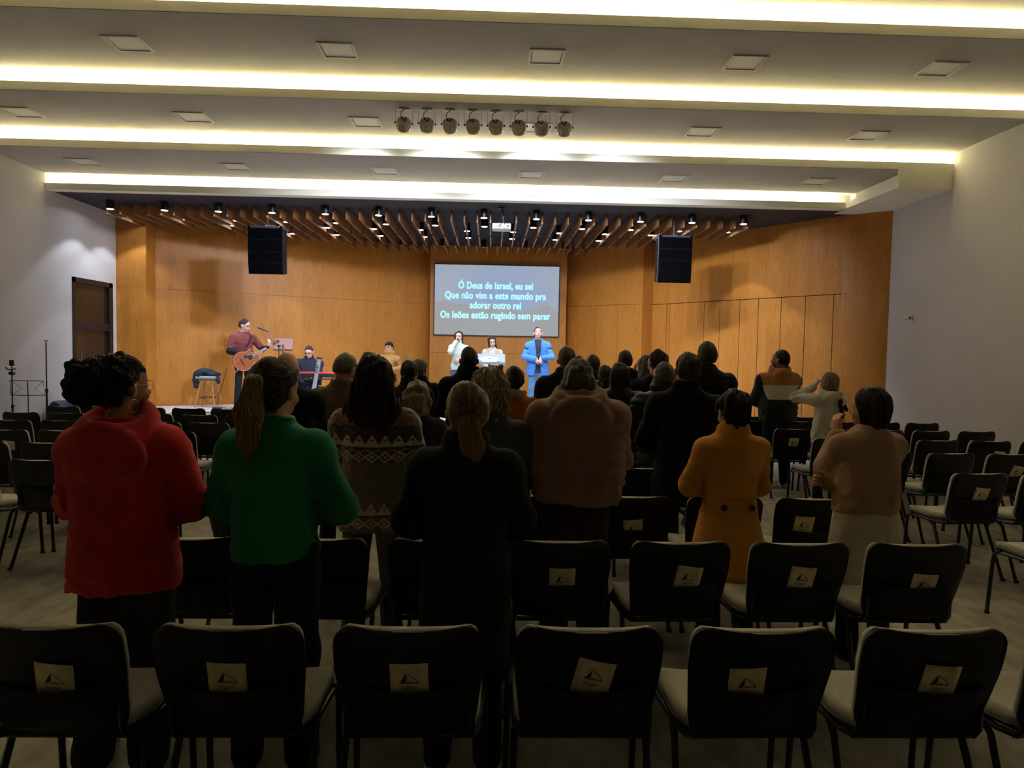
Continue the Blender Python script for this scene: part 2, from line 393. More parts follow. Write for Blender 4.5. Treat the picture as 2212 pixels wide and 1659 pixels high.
for rk, rows, lit in (('front', LAMP_A, 1), ('second', LAMP_B, 1), ('third', LAMP_C, 1), ('fourth', LAMP_D, 1), ('rearmost', LAMP_E, 0)):
    for i, (x, y) in enumerate(rows):
        src = _l if lit else _d
        lab = '%s black cylinder downlight, %s from the left in the %s line above the stage' % ('lit' if lit else 'unlit', nth(i), rk)
        gp = '%s line of stage downlights' % rk
        if used[0 if lit else 1] == 0: o = src; used[0 if lit else 1] = 1; o['label'] = lab; o['group'] = gp; o.location = (x, y, Z4)
        else: o = dup(src, (x, y, Z4), None, lab, gp)
# ------------------------------------------------------------ square access panels in the ceiling tiers
M_panel = mat('panel_white', (.66, .62, .54), .7); 
def cpanel():
    t = thing('ceiling_panel', '', 'ceiling panel'); s = .20; f = MB()
    for lo, hi in (((-s, -s, -.014), (s, -s+.028, 0)), ((-s, s-.028, -.014), (s, s, 0)), ((-s, -s+.028, -.014), (-s+.028, s-.028, 0)), ((s-.028, -s+.028, -.014), (s, s-.028, 0))): f.box(lo, hi)
    f.obj('frame', M_panel, t)
    MB().box((-s+.026, -s+.026, -.0015), (s-.026, s-.026, .0)).obj('shadow_gap', M_gap, t)
    MB().box((-s+.036, -s+.036, -.005), (s-.036, s-.036, .0)).obj('cover', mat('panel_cover', (.74, .71, .64), .6), t)
    return t
cp = cpanel(); first = True
for Z, row, nm in ((Z1, [(-4.08, 8.0), (-1.77, 8.0), (.57, 8.0), (2.84, 8.0), (5.12, 8.0)], 'highest'), (Z2, [(-6.31, 9.62), (-4.05, 9.62), (-1.74, 9.62), (.58, 9.66), (2.86, 9.64), (5.16, 9.6)], 'middle'), (Z3, [(-6.33, 11.06), (-4.04, 11.12), (-1.72, 11.15), (.60, 11.15), (2.88, 11.14), (5.16, 11.1)], 'lowest')):
    for i, (x, y) in enumerate(row):
        lab = 'square ceiling panel, %s from the left in the row on the %s pale ceiling band' % (nth(i), nm)
        if first: cp['label'] = lab; cp['group'] = 'square panels in the ceiling bands'; cp.location = (x, y, Z-.004); first = False
        else: dup(cp, (x, y, Z-.004), None, lab, 'square panels in the ceiling bands')
# ------------------------------------------------------------ PAR cans
M_par = mat('par_aluminium', (.62, .56, .44), .4, metal=.3)
M_parplate = mat('par_back', (.72, .66, .54), .5)
def par():
    t = thing('stage_par_light', '', 'stage light')
    R = Rx(math.radians(58))                            # can axis: local z = beam back
    m = MB().lathe([(.001, .05), (.062, .05), (.082, .035), (.086, -.045), (.092, -.05), (.092, -.075), (.084, -.075), (.084, -.06), (.001, -.06)], 28, 0, R, (0, 0, -.19))
    for k in range(18):
        a = 2*math.pi*k/18; m.box((.082, -.002, -.045), (.093, .002, .035), 0, R@Rz(a), (0, 0, -.19))
    m.obj('can', M_par, t, smooth=True)
    p = MB().lathe([(.001, .054), (.060, .054), (.060, .049), (.001, .049)], 24, 0, R, (0, 0, -.19))
    p.box((-.015, -.012, .054), (.02, .008, .059), 1, R, (0, 0, -.19)).lathe([(.001, .06), (.01, .06), (.01, .05), (.001, .05)], 12, 1, R@np.eye(3), tuple(np.array((0, 0, -.19))+R@np.array((.02, .03, 0))))
    p.obj('back_plate', [M_parplate, M_blackplastic], t)
    y = MB()
    for sx in (-1, 1):
        y.box((sx*.106-.002, -.012, -.19), (sx*.106+.002, .012, -.02)); y.lathe([(.001, -.008), (.013, -.008), (.013, .012), (.001, .012)], 10, 1, Ry(math.pi/2), (sx*.108, 0, -.19))
    y.box((-.108, -.012, -.022), (.108, .012, -.018)); y.box((-.06, -.03, -.018), (.06, .03, 0))
    y.obj('yoke', [M_par, M_blackplastic], t)
    c = MB(); c.tube([(-.03, -.03, -.15), (-.045, -.05, -.11), (-.04, -.05, -.07), (-.01, -.03, -.035), (.01, -.01, -.02)], .005, 6).tube([(-.033, -.036, -.17), (-.03, -.045, -.13)], .010, 8)
    c.obj('power_cable', M_blackplastic, t, smooth=True)
    MB().lathe([(.001, -.062), (.078, -.062), (.078, -.066), (.001, -.066)], 24, 0, R, (0, 0, -.19)).obj('lens', mat('par_lens', (.8, .85, .9), .2, emit=(.8, .9, 1), estr=3), t)
    return t
pr = par()
for i, (x, y) in enumerate(PARS):
    lab = 'round aluminium stage light on a yoke, %s from the left in the row of eight' % ('first', 'second', 'third', 'fourth', 'fifth', 'sixth', 'seventh', 'last')[i]
    if i == 0: pr['label'] = lab; pr['group'] = 'row of eight stage lights'; pr.location = (x, y-.02, Z2-.004); pr.rotation_euler.z = .25; o = pr
    else: o = dup(pr, (x, y-.02, Z2-.004), .25-.28*min(i, 3)/3-.05*i/7, lab, 'row of eight stage lights')
# ------------------------------------------------------------ projector
t = thing('projector', 'white projector hanging on a black pole from the dark ceiling above the screen line', 'projector', (.15, 12.45, 3.875))
MB().rbox((-.165, -.13, -.055), (.165, .13, .055), .018).obj('body', mat('projector_white', (.62, .64, .52), .5), t, smooth=True)
m = MB()
for k in range(7): m.box((-.12+.025*k, -.133, -.02), (-.112+.025*k, -.129, .0))
m.box((.09, -.134, -.01), (.125, -.129, .014)).box((-.14, -.133, -.045), (.14, -.1295, -.038))
m.obj('connector_panel', M_blackplastic, t)
MB().lathe([(.001, 0), (.04, 0), (.04, .03), (.001, .03)], 20, 0, Rx(-math.pi/2), (.08, .125, .0)).obj('lens', M_glassdark, t, smooth=True)
m = MB().tube([(0, 0, .12), (0, 0, Z4-3.875)], .016).box((-.06, -.06, .055), (.06, .06, .07)).tube([(-.05, 0, .06), (0, 0, .14), (.05, 0, .06)], .008).tube([(.03, -.02, Z4-3.88), (.035, -.03, .2), (.02, -.1, .13), (.05, -.14, .03)], .005)
m.tube([(-.05, -.14, .0), (-.02, -.17, .02), (.02, -.15, .09), (.03, -.1, .14)], .005).lathe([(.001, Z4-3.875), (.06, Z4-3.875), (.06, Z4-3.895), (.001, Z4-3.895)], 16)
m.obj('ceiling_mount', M_blackmetal, t, smooth=True)
# ------------------------------------------------------------ hanging line array speakers
def speaker(name, x, lab, mir):
    t = thing('hanging_speaker', lab, 'speaker', (x, 12.62, 3.80), 0)
    z = 0; y = 0; a = 0
    M_sp = mat('speaker_black', (.006, .006, .008), .6, spec=.15, bump=.1, bscale=300); M_gr = mat('speaker_grille', (.003, .003, .004), .9, spec=.05, bump=.3, bscale=700)
    for k in range(4):
        a = math.radians((0, 1.5, 3.5, 8)[k]); R = Rx(a); h = .205
        w0 = .305
        poly = [(-w0, 0), (w0, 0), (w0-.02, .33), (-w0+.02, .33)]
        m = MB().prism(poly, -h, -.004, 0, R, (mir*.0*k, y, z)); o = m.obj('cabinet', M_sp, t)
        g = MB().box((-w0+.012, -.012, -h+.012), (w0-.012, .0, -.016), 0, R, (0, y, z))
        g.obj('grille', M_gr, o)
        e = MB()
        for sx in (-1, 1):
            e.box((sx*w0-.006, .02, -h-.004), (sx*w0+.006, .06, .0), 0, R, (0, y, z))
            for q in range(5): e.lathe([(.001, -.006), (.007, -.006), (.007, .006), (.001, .006)], 6, 0, R@Ry(math.pi/2), tuple(np.array((0, y, z))+R@np.array((sx*(w0+.002), .04, -.02-.04*q))))
        e.obj('rigging_link', M_chrome if mir > 0 else M_blackmetal, o)
        y2 = np.array((0, y, z))+R@np.array((0, 0, -h)); y, z = y2[1], y2[2]
    m = MB()
    for sx in (-1, 1): m.box((sx*.28-.02, -.02, .0), (sx*.28+.02, .46, .035))
    m.box((-.30, -.02, 0), (.30, .02, .03)).box((-.30, .42, 0), (.30, .46, .03)).box((-.02, -.02, .03), (.02, .46, .045))
    m.obj('rigging_frame', mat('rig_frame', (.16, .16, .22), .35, metal=.5), t)
    MB().tube([(0, .16, .04), (0, .16, Z4-3.80)], .009).tube([(-.03, .16, .04), (0, .16, .1), (.03, .16, .04)], .008).obj('hanging_rod', M_blackmetal, t)
    return t
speaker('s', -4.06, 'black line array speaker hanging above the guitarist side of the stage', -1)
speaker('s', 3.32, 'black line array speaker with silver rigging hanging in front of the oak doors', 1)
# ------------------------------------------------------------ projection screen with the song text
SCX, SCY = (.12, 16.95)
t = thing('projection_screen', 'wide projection screen with pale blue song text above a mountain skyline', 'screen', (SCX, SCY, 2.905))
sw, sh = 1.505, .845
m = bpy.data.materials.new('screen_picture'); m.use_nodes = True; N = m.node_tree.nodes; L = m.node_tree.links; b = N['Principled BSDF']
tc = N.new('ShaderNodeTexCoord'); sp = N.new('ShaderNodeSeparateXYZ'); L.new(tc.outputs['Object'], sp.inputs[0])
def nmath(op, *a):
    n = N.new('ShaderNodeMath'); n.operation = op
    for i, v in enumerate(a):
        if isinstance(v, (int, float)): n.inputs[i].default_value = v
        else: L.new(v, n.inputs[i])
    return n.outputs[0]
n1 = N.new('ShaderNodeTexNoise'); n1.noise_dimensions = '1D'; n1.inputs['Scale'].default_value = 1.6; n1.inputs['Detail'].default_value = 6; n1.inputs['Roughness'].default_value = .45
L.new(nmath('ADD', sp.outputs[0], 7.3), n1.inputs['W'])
ridge = nmath('ADD', nmath('MULTIPLY', nmath('SUBTRACT', n1.outputs['Fac'], .5), .45), nmath('ADD', -.13, nmath('MULTIPLY', sp.outputs[0], -.055)))
mt = nmath('LESS_THAN', sp.outputs[2], ridge)
r1 = N.new('ShaderNodeTexGradient'); r1.gradient_type = 'SPHERICAL'; mp = N.new('ShaderNodeMapping'); mp.inputs['Location'].default_value = (-.12, 0, -.1); mp.inputs['Scale'].default_value = (.7, .7, 1.1); L.new(tc.outputs['Object'], mp.inputs[0]); L.new(mp.outputs[0], r1.inputs[0])
mx = N.new('ShaderNodeMix'); mx.data_type = 'RGBA'; mx.inputs[6].default_value = (.33, .38, .47, 1); mx.inputs[7].default_value = (.23, .33, .56, 1); L.new(r1.outputs['Fac'], mx.inputs[0])
st_ = N.new('ShaderNodeTexNoise'); st_.inputs['Scale'].default_value = 55; L.new(tc.outputs['Object'], st_.inputs[0])
star = nmath('MULTIPLY', nmath('GREATER_THAN', st_.outputs['Fac'], .70), .12)
m3 = N.new('ShaderNodeMix'); m3.data_type = 'RGBA'; m3.inputs[7].default_value = (.8, .9, 1, 1); L.new(star, m3.inputs[0]); L.new(mx.outputs[2], m3.inputs[6])
m2 = N.new('ShaderNodeMix'); m2.data_type = 'RGBA'; L.new(mt, m2.inputs[0]); L.new(m3.outputs[2], m2.inputs[6]); m2.inputs[7].default_value = (.31, .325, .33, 1)
L.new(m2.outputs[2], b.inputs['Emission Color']); b.inputs['Emission Strength'].default_value = 1.0; b.inputs['Base Color'].default_value = (.02, .02, .02, 1); b.inputs['Roughness'].default_value = .6
MB().box((-sw, -.012, -sh), (sw, 0, sh)).obj('screen_surface', m, t)
f = MB().box((-sw-.02, -.016, sh), (sw+.02, .03, sh+.022)).box((-sw-.02, -.016, -sh-.022), (sw+.02, .03, -sh)).box((-sw-.02, -.016, -sh), (-sw, .03, sh)).box((sw, -.016, -sh), (sw+.02, .03, sh))
f.obj('screen_frame', mat('screen_border', (.01, .01, .018), .6), t)
M_text = mat('lyrics_light', (.1, .3, .4), .5, emit=(.36, .80, 1.0), estr=1.15)
for s_, z, wd in (('\u00d3 Deus de Israel, eu sei', .278, 1.80), ('Que n\u00e3o vim a este mundo pra', .038, 2.44), ('adorar outro rei', -.196, 1.24), ('Os le\u00f5es est\u00e3o rugindo sem parar', -.437, 2.66)):
    c = bpy.data.curves.new('lyrics_line', 'FONT'); c.body = s_; c.size = .235; c.align_x = 'CENTER'; c.extrude = .002; c.offset = .0025; c.space_character = 1.06
    o = bpy.data.objects.new('lyrics_line', c); COL.objects.link(o)
    bpy.context.view_layer.update()
    me = bpy.data.meshes.new_from_object(o); bpy.data.objects.remove(o)
    V = np.empty(len(me.vertices)*3, np.float32); me.vertices.foreach_get('co', V); V = V.reshape(-1, 3)
    xs_ = wd/(V[:, 0].max()-V[:, 0].min()); cx = (V[:, 0].max()+V[:, 0].min())/2
    W2 = np.stack([(V[:, 0]-cx)*xs_, -V[:, 2], V[:, 1]], 1); me.vertices.foreach_set('co', W2.ravel()); me.update()
    F0 = [tuple(p.vertices) for p in me.polygons]; VV = []; FF = []
    for k, (ax, az) in enumerate(((0, 0), (.0055, 0), (-.0055, 0), (0, .0045), (0, -.0045), (.004, .0035), (-.004, -.0035))):
        VV.append(W2+np.array((ax, -.0004*k, az))); FF += [tuple(i+k*len(W2) for i in f) for f in F0]
    me = bpy.data.meshes.new('lyrics_line'); me.from_pydata([tuple(map(float, v)) for v in np.concatenate(VV)], [], FF); me.materials.append(M_text)
    o = bpy.data.objects.new('lyrics_line', me); COL.objects.link(o); o.parent = t; o.location = (-.03, -.016, z)
# ------------------------------------------------------------ small camera on the right wall
t = thing('security_camera', 'small white security camera on the plain wall right of the oak panelling', 'camera', (6.84, 11.15, 2.33))
MB().lathe([(.001, 0), (.03, 0), (.03, .012), (.001, .012)], 16, 0, Ry(-math.pi/2)).tube([(0, 0, 0), (-.05, -.0, .01), (-.08, -.01, 0)], .01).obj('bracket', M_panel, t, smooth=True)
m = MB().lathe([(.001, -.05), (.026, -.045), (.032, .03), (.034, .05), (.028, .052), (.001, .045)], 16, 0, Rx(math.radians(80))@Ry(.4), (-.09, -.02, 0)); m.obj('housing', M_panel, t, smooth=True)
MB().lathe([(.001, .047), (.014, .052), (.001, .056)], 12, 0, Rx(math.radians(80))@Ry(.4), (-.09, -.02, 0)).obj('lens', M_blackplastic, t)
# ------------------------------------------------------------ chairs
M_cush = mat('chair_fabric', (.44, .41, .32), .95, noise=.12, nscale=60, bump=.25, bscale=500, sheen=.2)
M_shell = mat('chair_shell', (.0085, .0085, .0095), .42, bump=.15, bscale=900, spec=.35)
M_tube = mat('chair_tube', (.013, .013, .014), .30, spec=.5)
M_pocket = mat('chair_pocket', (.0075, .0075, .009), .8, bump=.2, bscale=300)
CT, CB = .835, .445
def shell_w(z, top=.232, bot=.205, r=.065):
    s = (z-CB)/(CT-CB); w = bot+(top-bot)*min(1, s*1.6)
    for e, d in ((CT, CT-z), (CB, z-CB)):
        if d < r: w -= r-math.sqrt(max(0, r*r-(r-d)**2))
    return w
def back_y(u, z):          # u -1..1 ; concave toward the sitter, reclined
    s = (z-CB)/(CT-CB)
    return .105*(1-s)**1.25-.0-.030*(1-u*u)*(.55+.45*s)+.03
def zmap(v): 
    v = .5-.5*math.cos(math.pi*v); return CB+(CT-CB)*v
def make_chair():
    t = thing('conference_chair', '', 'chair')
    V, F = slab(lambda u, v: ((2*u-1)*shell_w(zmap(v)), back_y(2*u-1, zmap(v)), zmap(v)-.012*(1-(2*u-1)**2)*v), 16, 18, -.014)
    o = new_mesh('backrest', V, F, M_shell, parent=t)
    def cz(v): return CB+.02+(CT-.008-CB-.02)*(.5-.5*math.cos(math.pi*v))
    V, F = slab(lambda u, v: ((2*u-1)*(shell_w(min(CT-.001, max(CB+.001, cz(v))))-.006), back_y(2*u-1, cz(v))+.016, cz(v)-.012*(1-(2*u-1)**2)*v+.004), 14, 14, -.030)
    new_mesh('back_cushion', V, F, M_cush, parent=t)
    # book pocket on the rear face
    V, F = slab(lambda u, v: ((2*u-1)*.178, back_y((2*u-1)*.8, .47+.165*v)-.006-.018*math.sin(math.pi*u)*v, .47+.165*v-.012*math.sin(math.pi*u)*v), 10, 4, .003)
    new_mesh('back_pocket', V, F, M_pocket, parent=t)
    def sc(u, v):
        x = (2*u-1); y = v; w = .225-(.02*max(0, (.25-v)/.25))
        r = .06
        if v > .86: w -= .05*((v-.86)/.14)**2
        return (x*w, .13+.40*v, .452+.012*(x*x)-.035*max(0, (v-.8)/.2)**2-.012*math.sin(math.pi*v))
    V, F = slab(sc, 12, 12, .040); new_mesh('seat_cushion', V, F, M_cush, parent=t)
    V, F = slab(lambda u, v: (lambda p: (p[0]*1.02, p[1]*1.0+.002, p[2]-.012))(sc(u, v)), 12, 12, .013); new_mesh('seat_pan', V, F, M_shell, parent=t)
    fr = MB()
    for sx in (-1, 1):
        fr.tube([(sx*.196, .10, .56), (sx*.198, .105, .47), (sx*.20, .13, .435), (sx*.215, .2, .425), (sx*.228, .34, .43), (sx*.236, .47, .425)], .0125, 8)
    fr.tube([(-.20, .15, .425), (.20, .15, .425)], .011).tube([(-.22, .44, .418), (.22, .44, .418)], .011)
    fr.obj('frame', M_tube, t, smooth=True)
    for sx in (-1, 1):
        MB().tube([(sx*.236, .44, .44), (sx*.240, .485, .41), (sx*.241, .495, .36), (sx*.243, .52, .02), (sx*.243, .52, 0)], .0125, 8).lathe([(.001, 0), (.017, 0), (.017, .02), (.001, .02)], 10, 0, None, (sx*.243, .52, 0)).obj('leg', M_tube, t, smooth=True)
        MB().tube([(sx*.21, .30, .425), (sx*.222, .22, .39), (sx*.236, .06, .02), (sx*.237, .05, 0)], .0125, 8).lathe([(.001, 0), (.017, 0), (.017, .02), (.001, .02)], 10, 0, None, (sx*.237, .05, 0)).obj('leg', M_tube, t, smooth=True)
    return t
# printed welcome card, tucked into the pocket
M_card = mat('card_paper', (.88, .77, .48), .8, noise=.22, nscale=22); M_ink = mat('card_ink', (.03, .025, .012), .8)
_tc = bpy.data.curves.new('card_script', 'FONT'); _tc.body = 'Lugar'; _tc.size = .021; _tc.shear = .45; _tc.align_x = 'CENTER'
_to = bpy.data.objects.new('card_script', _tc); COL.objects.link(_to); bpy.context.view_layer.update()
_tm = bpy.data.meshes.new_from_object(_to); bpy.data.objects.remove(_to); _tm.materials.clear(); _tm.materials.append(M_ink); _tm.name = 'card_script'
def make_card():
    V, F = slab(lambda u, v: ((u-.5)*.118, -.004*math.cos((u-.5)*3)*v, (v-.45)*.13), 6, 4, .0006)
    t = new_mesh('welcome_card', V, F, M_card); t['category'] = 'card'
    m = MB(); y = -.0062
    m.prism([(-.026, 0), (-.009, .034), (-.009, .008)], y, y+.0005, 0, Rx(math.pi/2)@np.diag([1, 1, -1.]), (0, 0, .002))
    def ln(a, b, w=.0011): m.tube([(a[0], y, a[1]+.002), (b[0], y, b[1]+.002)], w, 4)
    ln((-.028, 0), (.031, 0)); ln((-.009, .034), (.024, .012)); ln((.024, .012), (.026, 0)); ln((-.009, .034), (-.027, 0)); ln((-.018, .004), (.012, .003), .0008)
    m.obj('printed_house_logo', M_ink, t)
    o = bpy.data.objects.new('printed_script', _tm); COL.objects.link(o); o.parent = t; o.rotation_euler = (math.pi/2, 0, 0); o.location = (-.004, -.0066, -.020)
    return t
ch0 = make_chair(); cd0 = make_card(); _chairs = []; _cu = [0, 0]
def chair(x, y, label, group, rz=0.0, card=None):
    rz += random.Random(int(x*100)+int(y*1000)).uniform(-.02, .02)
    if _cu[0] == 0: o = ch0; _cu[0] = 1; o.location = (x, y, 0); o.rotation_euler.z = rz; o['label'] = label; o['group'] = group
    else: o = dup(ch0, (x, y, 0), rz, label, group)
    if card:
        dx, lift, tilt, clab = card
        if _cu[1] == 0: c = cd0; _cu[1] = 1
        else: c = dup(cd0)
        z = .652+lift; yy = back_y(dx/.2*.8, z)-.0075
        c.location = (x+dx*math.cos(rz)-yy*math.sin(rz), y+yy*math.cos(rz)+dx*math.sin(rz), z); c.rotation_euler = (.27, tilt, rz); c['label'] = clab; c['group'] = 'welcome cards in chair pockets'
    return o
row1 = [(-1.34, 'cut by the left frame edge', (.03, -.005, .10)), (-.79, 'behind the green sweater', (.0, 0, .03)), (-.24, 'behind the dark coat and low ponytail', (.005, 0, -.02)), (.32, 'right of the dark coat', (.012, .014, .20)), (.87, 'second from the right', (-.05, -.012, -.03)), (1.42, 'cut by the right frame edge', (.012, 0, .06)), (1.97, 'only a seat corner showing', None)]
row2 = [(-1.32, 'in front of the red hoodie', None), (-.77, 'between green sweater and dark coat', None), (-.22, 'half hidden by the dark coat', (.0, .0, -.1)), (.33, 'behind the brown hoodie', (.01, -.015, .0)), (.88, 'left of the mustard coat', (.035, 0, .12)), (1.43, 'between mustard coat and beige cardigan', (.01, .002, .08)), (1.98, 'at the aisle end', (.035, -.03, .05))]
row3 = [(-1.42, 'left of the green sweater', None), (-.23, 'in front of the dark coat', None), (.32, 'in front of the brown hoodie', None), (.87, 'right of the brown hoodie', (-.0, -.032, -.07)), (1.42, 'behind the mustard coat hem', None), (1.96, 'in front of the beige cardigan', (-.06, .0, .05))]
for rows, y, nm in ((row1, 2.07, 'front'), (row2, 3.06, 'second'), (row3, 4.05, 'third')):
    for x, l, c in rows:
        chair(x, y, 'black chair, %s, in the %s row from the camera' % (l, nm if nm != 'front' else 'nearest'), 'chairs of the %s row' % (nm if nm != 'front' else 'nearest'), 0, (c[0], c[1], c[2], 'cream card in the %s row chair %s' % (nm if nm != 'front' else 'nearest', l)) if c else None)
for x, l in ((.64, 'beside the brown hoodie'), (1.19, 'under the black jacket'), (1.76, 'right of the mustard coat')): chair(x, 5.08, 'black chair in the fourth row, '+l, 'chairs of the fourth row')
def orient(n): return ('first', 'second', 'third', 'fourth', 'fifth', 'sixth', 'seventh')[n]
for r, (y, xs) in enumerate(((5.1, (-3.84, -3.29, -2.74)), (6.0, (-4.35, -3.8, -3.25)), (6.87, (-4.75, -4.21, -3.67, -3.13)), (7.75, (-5.29, -4.74, -4.2, -3.66, -3.13)), (8.62, (-5.75, -5.2, -4.68, -4.14, -3.6, -3.06)), (9.5, (-5.78, -4.64, -4.1, -3.58)))):
    for i, x in enumerate(xs):
        chair(x, y, 'empty chair, left block, %s row from the camera, %s from the left' % (orient(r), orient(i)), 'empty chairs of the left block', -.06,
              ((.05, .0, .1, 'cream card in the left block chair near the left frame edge') if (r, i) == (2, 0) else None))
rc = {(0, 0): None}
cards = {(1, 0): (.0, .0, .12), (4, 0): (0, .0, .04), (3, 1): (.02, 0, .2), (2, 2): (.06, 0, .2), (4, 4): (-.05, 0, .1), (3, 3): (.09, 0, .1)}
for r, (y, xs) in enumerate(((3.95, (3.62,)), (5.03, (3.70, 4.24)), (6.1, (3.62, 4.2, 4.75)), (7.07, (3.60, 4.17, 4.71, 5.27, 5.82)), (8.0, (3.58, 4.14, 4.68, 5.24, 5.79)), (8.95, (3.45, 4.1, 4.64, 5.2, 5.73)), (9.6, (3.66, 4.45)))):
    for i, x in enumerate(xs):
        if (r, i) in ((3, 1), ): pass
        c = cards.get((r, i))
        chair(x, y, 'empty chair, right block, %s row from the camera, %s from the aisle' % (orient(r), orient(i)), 'empty chairs of the right block', .10 if r < 3 else .05,
              (c[0], c[1], c[2], 'cream card, right block, %s row, %s chair from the aisle' % (orient(r), orient(i))) if c else None)
# ------------------------------------------------------------ implicit-surface modeller for people and cloth
def surfnet(D, org, h):
    s = D < 0; nx, ny, nz = D.shape
    c = [D[i:nx-1+i, j:ny-1+j, k:nz-1+k] for i in (0, 1) for j in (0, 1) for k in (0, 1)]
    cnt = sum((x < 0).astype(np.int8) for x in c); act = (cnt > 0) & (cnt < 8)
    idx = -np.ones(act.shape, np.int32); ii = np.argwhere(act); n = len(ii); idx[act] = np.arange(n)
    vals = np.stack([x[act] for x in c], 1); offs = np.array([(i, j, k) for i in (0, 1) for j in (0, 1) for k in (0, 1)], float)
    P = np.zeros((n, 3)); W = np.zeros(n)
    for a in range(8):
        for b in range(a+1, 8):
            if abs(offs[a]-offs[b]).sum() != 1: continue
            va, vb = vals[:, a], vals[:, b]; m = (va < 0) != (vb < 0)
            t = np.where(m, va/np.where(m, va-vb, 1), 0)
            P += m[:, None]*(offs[a]+t[:, None]*(offs[b]-offs[a])); W += m
    P = (ii+P/W[:, None])*h+np.array(org)
    F = []
    for ax in range(3):
        sl0 = [slice(1, -1)]*3; sl1 = [slice(1, -1)]*3; sl0[ax] = slice(0, -1); sl1[ax] = slice(1, None)
        A = s[tuple(sl0)]; B = s[tuple(sl1)]; m = A != B; q = np.argwhere(m); fl = A[m]
        q = q+1; q[:, ax] -= 1
        u, v = [x for x in range(3) if x != ax]
        def g(du, dv):
            r = q.copy(); r[:, u] -= du; r[:, v] -= dv; return idx[r[:, 0], r[:, 1], r[:, 2]]
        Q = np.stack([g(0, 0), g(1, 0), g(1, 1), g(0, 1)], 1)
        flip = fl if ax != 1 else ~fl
        Q[flip] = Q[flip][:, ::-1]
        Q = Q[(Q >= 0).all(1)]; F.append(Q[:, ::-1])
    return P, np.concatenate(F)
def tnoise(P, f, seed, n=6, aniso=(1, 1, 1)):
    r = np.random.RandomState(seed); s = 0
    for i in range(n):
        k = r.randn(3); k /= np.linalg.norm(k); k *= f*(.6+.9*r.rand())*np.array(aniso)
        s = s+np.sin(P@k.astype(np.float32)+r.rand()*6.28)
    return s/math.sqrt(n)
def cone_f(a, b, ra, rb):
    a = np.array(a, np.float32); b = np.array(b, np.float32); ba = b-a; L = float(ba@ba)+1e-9
    def f(P):
        t = np.clip((P-a)@ba/L, 0, 1); return np.linalg.norm(P-a-t[..., None]*ba, axis=-1)-(ra+(rb-ra)*t)
    R = max(ra, rb); return f, np.minimum(a, b)-R, np.maximum(a, b)+R
def ell_f(c, r, M=None):
    c = np.array(c, np.float32); r = np.array(r, np.float32); M = np.eye(3) if M is None else np.array(M)
    Mi = M.astype(np.float32)
    def f(P):
        q = (P-c)@Mi; k0 = np.linalg.norm(q/r, axis=-1); k1 = np.linalg.norm(q/(r*r), axis=-1)+1e-9; return k0*(k0-1)/k1
    e = np.abs(M)@r; return f, c-e, c+e
def torus_f(c, R1, R2, r, M=None, sq=1.0):
    c = np.array(c, np.float32); M = np.eye(3) if M is None else np.array(M); Mi = M.astype(np.float32)
    def f(P):
        q = (P-c)@Mi; x, y, z = q[..., 0], q[..., 1], q[..., 2]
        l = np.sqrt((x/R1)**2+(y/R2)**2)+1e-6; d = (l-1)*(min(R1, R2)+(max(R1, R2)-min(R1, R2))*np.abs(x if R1 > R2 else y)/(np.sqrt(x*x+y*y)+1e-6))
        return np.sqrt(d*d+(z*sq)**2)-r
    e = np.abs(M)@np.array([R1+r, R2+r, r/sq]); return f, c-e, c+e
def loft_f(rows, n=2.3, sh=None):
    """rows: (z, cx, cy, a, b) from low to high"""
    R = np.array(rows, float); z0, z1 = R[0, 0], R[-1, 0]; zz = np.linspace(z0, z1, 60)
    T = [np.interp(zz, R[:, 0], R[:, i]) for i in range(1, 5)]; k = np.ones(5)/5
    T = [np.concatenate([t[:2], np.convolve(t, k, 'valid'), t[-2:]]) for t in T]
    def f(P):
        z = P[..., 2]; cx, cy, a, b = [np.interp(z, zz, t).astype(np.float32) for t in T]
        x = np.abs(P[..., 0]-cx)/a; y = np.abs(P[..., 1]-cy)/b
        d = ((x**n+y**n+1e-9)**(1/n)-1)*np.minimum(a, b)
        return np.maximum(d, np.maximum(z0-z, z-z1))
    A = (R[:, 3]).max(); return f, np.array([(R[:, 1]-R[:, 3]).min(), (R[:, 2]-R[:, 4]).min(), z0]), np.array([(R[:, 1]+R[:, 3]).max(), (R[:, 2]+R[:, 4]).max(), z1])
